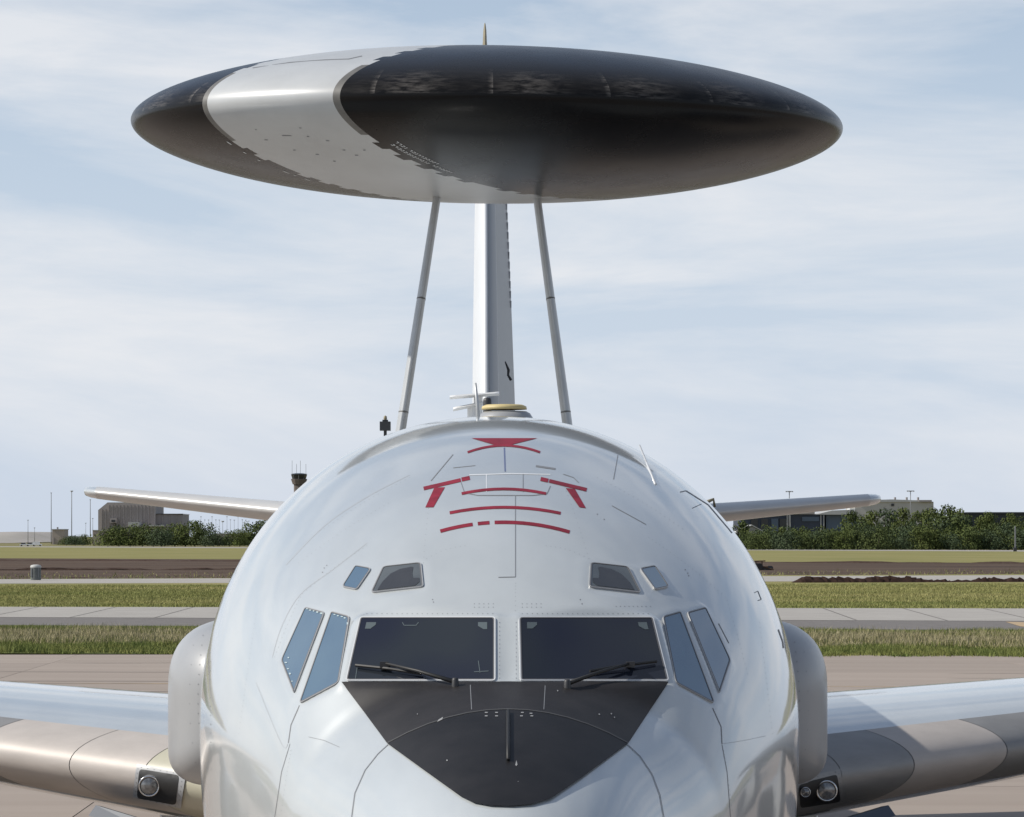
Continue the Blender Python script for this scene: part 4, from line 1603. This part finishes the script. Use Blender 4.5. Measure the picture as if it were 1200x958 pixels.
# big brown hangar on the left
D = 2200.
bld = thing('hangar', (xx_(160, D), D, 0), 'big brown-grey aircraft hangar with stepped roof behind the left trees', 'building')
pts = [(115, 598), (126, 589), (182, 589), (182, 640), (115, 640)]
MB().prism([(xx_(x, D), max(0, zz(y, D)) if y < 640 else 0) for x, y in pts], D, D + 60).build('main_hall', M_PLANTW, bld)
D2 = 2204.
m_ = MB(); pbox(m_, 182.3, 214, 603, 640, D2, 50, 0); m_.build('side_hall', M_PLANTD, bld)
m_ = MB(); pbox(m_, 181, 214.5, 602.2, 603, D2 - 1, 52); m_.build('roof_edge', M_DKWIN, bld)
for x in np.arange(119, 182, 4.2):
    m_ = MB(); pbox(m_, x, x + .8, 592 if x > 126 else 597, 640, D - .8, .8, 0); m_.build('wall_rib', M_PLANTD, bld)
for x in (190, 198, 206):
    m_ = MB(); pbox(m_, x, x + .7, 604, 640, D2 - .6, .6, 0); m_.build('wall_rib', M_PLANTW, bld)
m_ = MB(); pbox(m_, 129, 136.5, 607.5, 613, D - 6, 6); m_.build('ventilator_box', M_PLANTW, bld)
m_ = MB(); pbox(m_, 130.5, 135, 609.5, 612, D - 6.5, .5); m_.build('louvre', M_DKWIN, bld)
m_ = MB(); pbox(m_, 127, 139, 619, 622.5, D - 8, 8); m_.build('doorway', M_DKWIN, bld)
m_ = MB(); pbox(m_, 150, 163, 612, 640, D - 20, 20, 0); m_.build('annexe', M_GREYR, bld)
m_ = MB(); pbox(m_, 163.3, 196, 616.5, 640, D - 16, 16, 0); m_.build('annexe_hall', M_PLANTW, bld)
m_ = MB(); pbox(m_, 170, 192, 615.4, 617, D - 19, 3); m_.build('canopy', M_GREYR, bld)
m_ = MB(); pbox(m_, 128, 150, 622.5, 640, D - 14, 14, 0); m_.build('loading_dock', M_TANW, bld)

# small blocks to its left
D = 1900.
b_ = thing('block_building', (xx_(68, D), D, 0), 'small square tan block building left of the hangar, under the tall poles', 'building')
m_ = MB(); pbox(m_, 61, 75.5, 621, 636, D, 18, 0); m_.build('wall', M_TANW, b_)
m_ = MB(); pbox(m_, 60.6, 76, 620.2, 621, D - .5, 19); m_.build('roof', M_GREYR, b_)
m_ = MB(); pbox(m_, 66.5, 68, 618, 620.2, D + 4, 2); m_.build('roof_vent', M_PLANTD, b_)
m_ = MB(); pbox(m_, 61.8, 63.4, 630, 636, D - .4, .4, 0); m_.build('door', M_PLANTW, b_)
D = 1850.
b_ = thing('wall_building', (xx_(116, D), D, 0), 'low pinkish windowless building in front of the hangar, left of the round trees', 'building')
m_ = MB(); pbox(m_, 108.5, 127, 622, 637, D, 15, 0); m_.build('wall', M_PINKW, b_)
m_ = MB(); pbox(m_, 108.2, 127.3, 621.3, 622, D - .4, 16); m_.build('roof', M_GREYR, b_)
D = 1880.
b_ = thing('shed', (xx_(85, D), D, 0), 'low grey-roofed shed between the tan block and the pinkish building', 'building')
m_ = MB(); pbox(m_, 77, 94, 631.5, 637, D, 10, 0); m_.build('wall', M_PLANTW, b_)
MB().prism([(xx_(76, D), zz(631.5, D)), (xx_(95, D), zz(631.5, D)), (xx_(88, D), zz(628.5, D)), (xx_(80, D), zz(628.5, D))], D - 1, D + 11).build('roof', M_GREYR, b_)
D = 1880.
b_ = thing('depot', (xx_(262, D), D, 0), 'low grey depot roof seen between tree crowns beside the left tailplane root', 'building')
m_ = MB(); pbox(m_, 245, 300, 629, 637, D, 12, 0); m_.build('wall', M_PLANTD, b_)
MB().prism([(xx_(244, D), zz(629, D)), (xx_(301, D), zz(629, D)), (xx_(292, D), zz(625, D)), (xx_(252, D), zz(625.5, D))], D - 1, D + 13).build('roof', M_PLANTW, b_)

# pale embankment at the far left
D = 2600.
V = []
nx = 160
for i in range(nx + 1):
    x = -1500 + (xx_(66, D) + 1500) * i / nx
    pxx = (x - CX) * F / D + VX
    top = zz(623.6, D) if pxx < 30 else zz(623.6 + (pxx - 30) * .33, D)
    top = max(.2, top + math.sin(i * 1.3) * .15)
    V += [(x, D - 260, -.1), (x, D - 120, top * .45), (x, D, top), (x, D + 200, top), (x, D + 260, -.1)]
Fc = [(i * 5 + j, i * 5 + j + 1, (i + 1) * 5 + j + 1, (i + 1) * 5 + j)[::-1] for i in range(nx) for j in range(4)]
tag(obj('embankment', V, Fc, M_HILL, None, smooth=True), kind='structure')

# right: navy hangar, tent, cream hall, far roof
D = 2100.
b_ = thing('hangar', (xx_(935, D), D, 0), 'long dark navy hangar with pale roof under the right tailplane', 'building')
m_ = MB(); pbox(m_, 868, 966, 603, 640, D, 60, 0); m_.build('wall', M_NAVY, b_)
m_ = MB(); pbox(m_, 968, 1004, 603.5, 640, D + 2, 50, 0); m_.build('end_wall', M_STEEL, b_)
MB().prism([(xx_(955, D), zz(603.4, D)), (xx_(1006, D), zz(603.4, D)), (xx_(1000, D), zz(597.5, D)), (xx_(975, D), zz(598.5, D))], D - 1.5, D + 62).build('roof', M_GREYR, b_)
MB().prism([(xx_(866, D), zz(602.9, D)), (xx_(954.5, D), zz(602.9, D)), (xx_(954.5, D), zz(599, D)), (xx_(870, D), zz(599, D))], D - 1.5, D + 62).build('roof', M_PLANTD, b_)
for x in (961.5, 965, 922, 925.5):
    m_ = MB(); pbox(m_, x, x + 1.0, 604, 640, D - 1, .9, 0); m_.build('wall_post', M_GREYR, b_)
m_ = MB(); pbox(m_, 940, 960, 606, 611, D - .8, .7); m_.build('window_band', M_STEEL, b_)
for x in (880, 892, 904, 914):
    m_ = MB(); pbox(m_, x, x + 8, 608, 626, D - .8, .7); m_.build('hangar_door', M_STEEL if x == 904 else M_DKWIN, b_)
D = 1800.
b_ = thing('tent_hall', (xx_(880, D), D, 0), 'pale grey gable-roofed shelter peeking over bushes right of the fuselage', 'building')
MB().prism([(xx_(858, D), 0), (xx_(901, D), 0), (xx_(901, D), zz(627, D)), (xx_(881, D), zz(617, D)), (xx_(858, D), zz(627, D))], D, D + 30).build('gable_wall', mat('grey gable', (0.27, 0.27, 0.265), rough=.8), b_)
MB().prism([(xx_(857, D), zz(627.4, D)), (xx_(881, D), zz(616.2, D)), (xx_(902, D), zz(627.4, D)), (xx_(902, D), zz(626.6, D)), (xx_(881, D), zz(615.2, D)), (xx_(857, D), zz(626.6, D))], D - 1, D + 31).build('roof', M_GREYR, b_)
D = 2500.
b_ = thing('factory_hall', (xx_(1050, D), D, 0), 'cream factory hall with three roof vents behind the tall right trees', 'building')
m_ = MB(); pbox(m_, 1002, 1094, 588.5, 640, D, 60, 0); m_.build('wall', M_CREAM, b_)
MB().prism([(xx_(1002, D), zz(588.5, D)), (xx_(1094, D), zz(588.5, D)), (xx_(1088, D), zz(587, D)), (xx_(1045, D), zz(585.5, D)), (xx_(1010, D), zz(586.5, D))], D - 1, D + 61).build('roof', M_GREYR, b_)
m_ = MB(); pbox(m_, 1077, 1092, 586.2, 588.6, D - 2, 50); m_.build('roof_unit', M_PLANTD, b_)
for x in (1048.3, 1062, 1075.3):
    m_ = MB(); pbox(m_, x, x + 1.8, 583, 588, D + 4, 4); m_.build('roof_vent', M_PLANTD, b_)
m_ = MB(); pbox(m_, 1044.5, 1047.8, 590.5, 593.5, D - .5, .4); m_.build('wall_louvre', M_DKWIN, b_)
m_ = MB(); pbox(m_, 996, 1002, 596, 640, D - 8, 20, 0); m_.build('stair_tower', M_WHITE, b_)
D = 3000.
b_ = thing('long_hall', (xx_(1200, D), D, 0), 'long low dark-roofed hall on the skyline at the right edge', 'building')
m_ = MB(); pbox(m_, 1128, 1420, 602, 640, D, 80, 0); m_.build('wall', M_RIDGE, b_)
MB().prism([(xx_(1126, D), zz(602, D)), (xx_(1422, D), zz(602, D)), (xx_(1418, D), zz(600, D)), (xx_(1132, D), zz(600.5, D))], D - 2, D + 82).build('roof', M_RIDGE, b_)

M_TOWER = mat('tower brown concrete', (0.12, 0.10, 0.09), rough=.8, var=.1, vscale=.3)
# control tower over the left shoulder
D = 1750.
tw = thing('control_tower', (xx_(350, D), D, 0), 'airport control tower cab with antennas rising above the left fuselage shoulder', 'tower')
cx_ = xx_(350.5, D); pm = D / F
MB().lathe([(6.2 * pm, 0), (6.2 * pm, zz(563, D))], (cx_, D, 0), 'z', 8).build('shaft', M_TOWER, tw)
MB().lathe([(7.5 * pm, zz(568, D)), (9.2 * pm, zz(563, D)), (9.6 * pm, zz(561.5, D)), (0, zz(561.5, D))], (cx_, D, 0), 'z', 12).build('balcony', M_TOWER, tw)
MB().lathe([(7.6 * pm, zz(561.5, D)), (9.0 * pm, zz(556.8, D))], (cx_, D, 0), 'z', 12).build('cab_glass', M_DKWIN, tw)
MB().lathe([(9.4 * pm, zz(556.8, D)), (9.4 * pm, zz(555.6, D)), (5 * pm, zz(554.8, D)), (0, zz(554.8, D))], (cx_, D, 0), 'z', 12).build('cab_roof', M_DKWIN, tw)
for i, dx in enumerate((-8.2, -3, 1.5, 8)):
    MB().tube([(cx_ + dx * pm, D, zz(556, D)), (cx_ + dx * pm, D, zz(540 if i in (0, 2) else 544, D))], .09, 5).build('mast', M_POLE, tw)
for k in range(8):
    t = 2 * math.pi * k / 8
    MB().tube([(cx_ + 7.7 * pm * math.cos(t), D + 7.7 * pm * math.sin(t), zz(561.5, D)), (cx_ + 9.1 * pm * math.cos(t), D + 9.1 * pm * math.sin(t), zz(556.8, D))], .12, 4).build('mullion', M_POLE, tw)

# ---- poles and masts
def lamp_post(x, ytop, D, label, head='bar', wpx=.9, zb=0.0):
    p = thing('light_pole', (xx_(x, D), D, zb), label, 'light pole', 'tall apron light poles')
    pm = D / F
    X = xx_(x, D); zt = zz(ytop, D)
    MB().tube([(X, D, 0), (X, D, zt)], [wpx * pm * .5, wpx * pm * .36], 6).build('pole', M_POLE, p, smooth=True)
    if head == 'bar':
        m_ = MB(); m_.box(X - 4.3 * pm, X + 4.3 * pm, D - .5, D + .5, zt - .25 * pm, zt + .3 * pm); m_.build('crossbar', M_POLE, p)
        for dx in (-3.6, -1.2, 1.2, 3.6):
            m_ = MB(); m_.box(X + (dx - .8) * pm, X + (dx + .8) * pm, D - .9, D + .6, zt - 1.0 * pm, zt - .25 * pm); m_.build('floodlight', M_GREYR, p)
    elif head == 'ring':
        MB().lathe([(.2 * pm, .3 * pm), (1.8 * pm, .2 * pm), (1.6 * pm, -.9 * pm), (.3 * pm, -1.2 * pm)], (X, D, zt), 'z', 10).build('lamp_head', M_GREYR, p)
    else:
        m_ = MB(); m_.box(X - .8 * pm, X + .8 * pm, D - .4, D + .4, zt - .2 * pm, zt + .5 * pm); m_.build('lamp_head', M_GREYR, p)
    return p


lamp_post(60, 578, 1950, 'tall thin pole with small head above the tan block building', 'cap', 1.0)
lamp_post(84, 575.5, 1950, 'tallest left light pole with round head, right of the tan block building', 'ring', 1.1)
lamp_post(105.8, 586, 1950, 'plain pole standing below the left tailplane tip, left of the hangar', 'cap', 1.0)
lamp_post(32.8, 610, 2050, 'short distant pole at the far left over the pale embankment', 'cap', .7)
lamp_post(40.5, 619, 2050, 'shortest distant pole over the pale embankment slope', 'cap', .6)
lamp_post(100.5, 613.5, 2000, 'short thin pole just left of the pinkish building', 'cap', .5)
lamp_post(108.7, 608, 2000, 'thin pole at the corner of the pinkish building', 'cap', .6)
lamp_post(925, 576, 1950, 'floodlight pole with crossbar above the right tailplane root', 'bar', 1.3)
lamp_post(1067, 575.5, 1950, 'floodlight pole with crossbar in front of the cream factory hall', 'bar', 1.1)
for i, x in enumerate([235.5, 240, 244.5, 248.5, 253, 257, 266, 270, 274.5, 279, 284, 288]):
    p = lamp_post(x, 606 + 5 * math.sin(i * 2.1) ** 2, 2150, ['first', 'second', 'third', 'fourth', 'fifth', 'sixth', 'seventh', 'eighth', 'ninth', 'tenth', 'eleventh', 'twelfth'][i] + ' fine mast from the hangar in the row under the left tailplane root', 'none' and 'cap', .42)
    p.name = 'fine_mast'; p['group'] = 'row of fine masts'; p['category'] = 'mast'
p = lamp_post(261, 611, 2140, 'mast with a dark ball on top among the row of fine masts', 'ring', .6)

# approach pole at the right edge
D = gy(646.5)
p = thing('marker_post', (xx_(1189.8, D), D, 0), 'thin post on a dark box at the right edge of the far grass', 'post')
MB().tube([(xx_(1189.8, D), D, 0), (xx_(1189.8, D), D, zz(617, D))], .22, 6).build('post', M_POLE, p)
m_ = MB(); pbox(m_, 1188, 1191.6, 642, 646.5, D - .5, 1.2, 0); m_.build('base_box', M_DARK, p)

# ---- parked cars, far away
M_CARW = mat('white car paint', (0.72, 0.72, 0.72), rough=.3, coat=.5)


def car(x, y, label, D=None, van=False, grp='distant white cars'):
    D = D or gy(y)
    X = xx_(x, D)
    c = thing('parked_car', (X, D, 0), label, 'car', grp)
    L = 2.3
    pr = [(-L, .35), (L, .35), (L, .8), (L * .8, .95), (-L * .95, .98), (-L, .8)]
    MB().prism([(X + a, b) for a, b in pr], D - .9, D + .9).build('body', M_CARW, c)
    pr = [(-L * .85, .96), (L * .35, .96), (L * .1, 1.5), (-L * .6, 1.52)] if not van else [(-L * .9, .96), (L * .6, .96), (L * .35, 2.1), (-L * .9, 2.1)]
    cb = MB().prism([(X + a, b) for a, b in pr], D - .8, D + .8).build('cabin', M_DKWIN if not van else M_CARW, c)
    m_ = MB(); h_ = 1.5 if not van else 2.08
    m_.box(X - L * .6, X + L * .1, D - .78, D + .78, h_, h_ + .06); m_.build('roof', M_CARW, c)
    for sx in (-1.45, 1.45):
        for yy in (-.85, .85):
            MB().lathe([(0, -.1), (.34, -.1), (.34, .1), (0, .1)], (X + sx, D + yy, .34), 'y', 10).build('wheel', M_RUBBER, c)


car(29, 640.4, 'white car at the far left on the road below the embankment, first of three', van=False)
car(36.5, 640.2, 'white car at the far left on the road below the embankment, middle of three')
car(43.5, 640.3, 'white van at the far left on the road below the embankment, nearest the tan block', van=True)
car(1197.5, 642.6, 'white pickup cut by the right picture edge beside the thin post', van=True, grp=None)

# ---- drum by the service road
D = gy(680.2)
dr_ = thing('concrete_drum', (xx_(42, D), D, 0), 'grey upright drum with pale lid beside the service road, left', 'drum')
pm = D / F
X = xx_(42, D)
MB().lathe([(6.1 * pm, 0), (6.1 * pm, 15.2 * pm)], (X, D, 0), 'z', 20).build('shell', mat('drum grey', (0.115, 0.125, 0.12), rough=.7, var=.25, vscale=1.5), dr_, smooth=True)
MB().lathe([(6.5 * pm, 14.8 * pm), (6.5 * pm, 16.4 * pm), (5.6 * pm, 17.6 * pm), (2.5 * pm, 18.3 * pm), (0, 18.4 * pm)], (X, D, 0), 'z', 20).build('lid', mat('drum lid', (0.40, 0.40, 0.38), rough=.6), dr_, smooth=True)
for dx in (-4.2, 3.6):
    m_ = MB(); m_.box(X + (dx - .5) * pm, X + (dx + .5) * pm, D - 5.6 * pm, D - 5.0 * pm, 0.3, 14 * pm); m_.build('rib', M_POLE, dr_)

# ---- tillage implement half behind the fuselage
D = gy(668.5)
im = thing('disc_harrow', (xx_(890, D), D, 0), 'rusty disc harrow standing in the dirt right beside the fuselage', 'farm implement')
pm = D / F
M_RUST = mat('rusty brown steel', (0.075, 0.045, 0.025), rough=.7, var=.3, vscale=2)
def ip(x, y, dy=0): return Vector((xx_(x, D), D + dy, zz(y, D)))
MB().tube([ip(884, 658), ip(897, 657.5)], .10, 6).tube([ip(885.5, 658), ip(885.5, 666)], .09, 6).tube([ip(893, 658), ip(893, 665)], .09, 6).tube([ip(896, 665), ip(907, 668)], .10, 6).tube([ip(884, 664), ip(900, 664.5)], .12, 6).build('frame', M_RUST, im)
for x in (886.5, 890):
    q = ip(x, 664.6)
    MB().lathe([(.12, -.15), (.45, -.16), (.52, 0), (.45, .16), (.12, .15)], (q.x, q.y, max(.5, q.z)), 'y', 14).build('wheel', M_RUBBER, im)
for k in range(6):
    q = ip(893 + k * 2.1, 667)
    MB().lathe([(0, -.02), (.33, .03), (.33, .05), (0, .02)], (q.x, q.y, .3), 'y', 12).build('disc', M_DARK, im)

# ================================================================== trees
M_LEAF = [mat('foliage dark', (0.050, 0.070, 0.022), rough=.8, col2=(0.092, 0.112, 0.036), vscale=.35, spec=.15, rand=.12),
          mat('foliage mid', (0.064, 0.086, 0.023), rough=.8, col2=(0.115, 0.135, 0.040), vscale=.35, spec=.15, rand=.12),
          mat('foliage bluish', (0.046, 0.068, 0.034), rough=.8, col2=(0.078, 0.102, 0.050), vscale=.35, spec=.15, rand=.12)]
M_BARK = mat('bark', (0.06, 0.048, 0.038), rough=.9)


def crown_mesh(seed, W, H, low, n_blob, n_leaf, leaf):
    r = random.Random(seed)
    blobs = []
    for i in range(n_blob):
        t = r.random() if i > n_blob * .35 else r.random() * .22
        z = low * H + (H * .92 - low * H) * t
        wr = W * .5 * (1 - .55 * abs(t - .35) ** 1.3) * (1.15 if t < .22 else 1)
        a = r.uniform(0, 6.283); rad = wr * math.sqrt(r.random()) * .78
        br = r.uniform(.15, .27) * W
        blobs.append((rad * math.cos(a), rad * math.sin(a), min(z, H - br * .7), br))
    V, Fc = [], []
    for i in range(n_leaf):
        bx, by, bz, br = blobs[r.randrange(n_blob)]
        while True:
            d = Vector((r.gauss(0, 1), r.gauss(0, 1), r.gauss(0, 1)))
            if d.length > .01: break
        d.normalize()
        k = br * (0.55 + .45 * r.random() ** .5) * r.uniform(.85, 1.12)
        p = Vector((bx, by, bz)) + Vector((d.x, d.y, d.z * .8)) * k
        if p.z < .1: continue
        n = (d + Vector((r.gauss(0, .5), r.gauss(0, .5), r.gauss(0, .5) + .25))).normalized()
        u = n.orthogonal().normalized(); v = n.cross(u)
        a = r.uniform(0, 6.283)
        u, v = u * math.cos(a) + v * math.sin(a), v * math.cos(a) - u * math.sin(a)
        s = leaf * r.uniform(.7, 1.6)
        b = len(V)
        V += [p - u * s, p - v * s * .6, p + u * s, p + v * s * .6]
        Fc.append((b, b + 1, b + 2, b + 3))
    me = bpy.data.meshes.new('crown')
    me.from_pydata([tuple(v) for v in V], [], Fc)
    return me


def trunk_mesh(seed, H, low):
    r = random.Random(seed)
    mb = MB()
    mb.tube([(0, 0, -.1), (.1, 0, H * .25), (.0, .1, H * .55)], [H * .026, H * .02, H * .011], 7)
    for k in range(5):
        a = k * 1.3 + r.random(); z0 = H * r.uniform(.18, .4)
        mb.tube([(0.05, 0, z0), (math.cos(a) * H * .12, math.sin(a) * H * .12, z0 + H * .14), (math.cos(a) * H * .22, math.sin(a) * H * .22, z0 + H * .28)], [H * .011, H * .008, H * .004], 5)
    me = bpy.data.meshes.new('trunk')
    me.from_pydata(mb.v, [], mb.f)
    me.materials.append(M_BARK)
    return me


PROTO = []
for sd, (W, H, low, nb, nl, lf) in enumerate([(1.15, 1.0, .03, 34, 3000, .030), (1.0, 1.0, .03, 30, 2800, .030), (.85, 1.0, .04, 30, 2600, .028),
                                              (1.35, 1.0, .02, 34, 2800, .032), (1.9, 1.0, .0, 34, 2600, .038), (.7, 1.0, .06, 26, 2200, .028)]):
    PROTO.append((crown_mesh(sd + 20, W, H, low, nb, nl, lf), trunk_mesh(sd + 50, 1.0, low), W))
CROWNS = {}


def tree(x, ytop, D, proto, leaf_i, label, group, kind='tree', stretch=1.0):
    H = zz(ytop, D) * (1.22 if x < 600 else 1.15)
    t = thing(kind, (xx_(x, D), D, 0), label, 'tree' if 'tree' in kind else 'bush', group)
    key = (proto, leaf_i)
    if key not in CROWNS:
        me = PROTO[proto][0].copy(); me.materials.clear(); me.materials.append(M_LEAF[leaf_i]); CROWNS[key] = me
    rz = random.uniform(0, 6.28)
    c = link('crown', CROWNS[key], t); c.scale = (H * stretch, H * stretch, H); c.rotation_euler = (0, 0, rz); c.location.z = -.07 * H
    k = link('trunk', PROTO[proto][1], t); k.scale = (H, H, H); k.rotation_euler = (0, 0, rz)
    return t


ORD = ['first', 'second', 'third', 'fourth', 'fifth', 'sixth', 'seventh', 'eighth', 'ninth', 'tenth', 'eleventh', 'twelfth', 'thirteenth', 'fourteenth', 'fifteenth',
       'sixteenth', 'seventeenth', 'eighteenth', 'nineteenth', 'twentieth'] + ['twenty-' + w for w in ('first', 'second', 'third', 'fourth', 'fifth', 'sixth', 'seventh', 'eighth', 'ninth')]
ORD += ['thirtieth'] + ['thirty-' + w for w in ('first', 'second', 'third', 'fourth', 'fifth', 'sixth', 'seventh')]
rt = random.Random(5)
# left clumps: (x, top row, distance, prototype, leaf, label)
LEFT = [
    (126, 621, 1600, 4, 1, 'low round bush at the left end of the left tree clump'),
    (140, 618, 1620, 3, 0, 'dark round tree in front of the hangar loading dock'),
    (152, 616.5, 1600, 0, 1, 'round green tree in front of the pale annexe of the hangar'),
    (166, 617, 1630, 3, 0, 'second dark round tree right of the pale annexe'),
    (180, 618.5, 1600, 4, 0, 'low dark bush before the gap in the left tree clump'),
    (190, 622, 1580, 4, 2, 'low bluish bush in the gap below the stepped hangar'),
    (205, 617.5, 1620, 3, 1, 'bright round tree below the stepped hangar end'),
    (218, 614.5, 1610, 0, 1, 'broad green tree left of the highest left crown'),
    (229, 613, 1630, 2, 0, 'highest dark crown of the left clump, right of the hangar'),
    (240, 617, 1600, 3, 0, 'dark tree right of the highest left crown'),
    (251, 624, 1580, 4, 2, 'low bush before the grey depot'),
    (269, 622.5, 1620, 0, 0, 'round tree before the grey depot'),
    (281, 623, 1600, 3, 1, 'green round tree left of the fuselage edge'),
    (297, 613.5, 1620, 0, 0, 'tall dark tree cut by the fuselage edge, left side'),
    (310, 612, 1640, 1, 0, 'tall dark tree behind the left fuselage edge'),
    (88, 629, 1750, 4, 2, 'far low bush behind the shed at left'),
    (97, 627.5, 1760, 4, 0, 'far dark bush between the shed and the pinkish building'),
    (78, 629.5, 1770, 4, 0, 'far dark bush right of the tan block building')]
for a in LEFT:
    x, yt, D, pr, lf, lb = a
    tree(x, yt, D, pr, lf, lb, 'trees left of the jet', 'round_tree' if pr != 4 else 'bush', 1.0)
# right hand belt: front bushes, then the tall clump
for i, x in enumerate(range(868, 1216, 10)):
    yt = 626 + rt.uniform(-4, 2) if x < 985 else 622 + rt.uniform(-5, 4)
    tree(x + rt.uniform(-3, 3), yt, 1175 + rt.uniform(0, 20), 4 if i % 3 else 3, rt.choice([0, 0, 1, 2]),
         ORD[i] + ' low bush from the fuselage in the front row of the right tree belt', 'bushes in front of the right tree belt', 'bush', .9)
for i, (x, yt, pr) in enumerate(((868, 606, 5), (884, 622, 4), (897, 620, 3), (905, 616, 0), (914, 619, 2), (926, 618, 3), (940, 619, 3), (952, 620, 0), (966, 619, 3), (980, 619, 0))):
    tree(x, yt, 1215 + rt.uniform(0, 30), pr, rt.choice([0, 1, 2]), 'thin dark tree right beside the fuselage, under the right tailplane root' if i == 0 else ORD[i - 1] + ' middle-height tree from the fuselage, before the navy hangar', 'trees before the navy hangar', 'round_tree', .8)
TALL = [(996, 602), (1003, 599), (1012, 605), (1021, 598.5), (1030, 607), (1039, 597.5), (1048, 606), (1056, 596.5), (1064, 604), (1071, 599), (1080, 606), (1088, 597), (1096, 598.5),
        (1103, 601), (1110, 594.5), (1117, 603), (1124, 594), (1130, 600), (1142, 612), (1150, 605), (1160, 604), (1168, 611), (1177, 603.5), (1186, 605), (1196, 603), (1208, 604)]
for i, (x, yt) in enumerate(TALL):
    pr = [0, 2, 1, 2, 5, 1][i % 6]
    lb = ORD[i] + ' tall tree from the navy hangar in the dense right belt' if x < 1135 else ORD[len(TALL) - 1 - i] + ' tree from the right picture edge, below the long dark hall'
    tree(x, yt + rt.uniform(-3, 4.5), 1235 + rt.uniform(0, 60), pr, rt.choice([0, 1, 1, 2]), lb, 'tall trees of the right belt' if x < 1135 else 'trees at the right end of the belt', 'tall_tree', .62)
for i, (x, yt) in enumerate(TALL[::2]):
    tree(x + 4, yt + 10, 1200 + rt.uniform(0, 25), [0, 3, 1][i % 3], rt.choice([0, 0, 2]), ORD[i] + ' mid-height tree from the navy hangar, in the lower half of the right belt', 'mid-height trees of the right belt', 'round_tree', .85)

print('objects', len(bpy.data.objects))
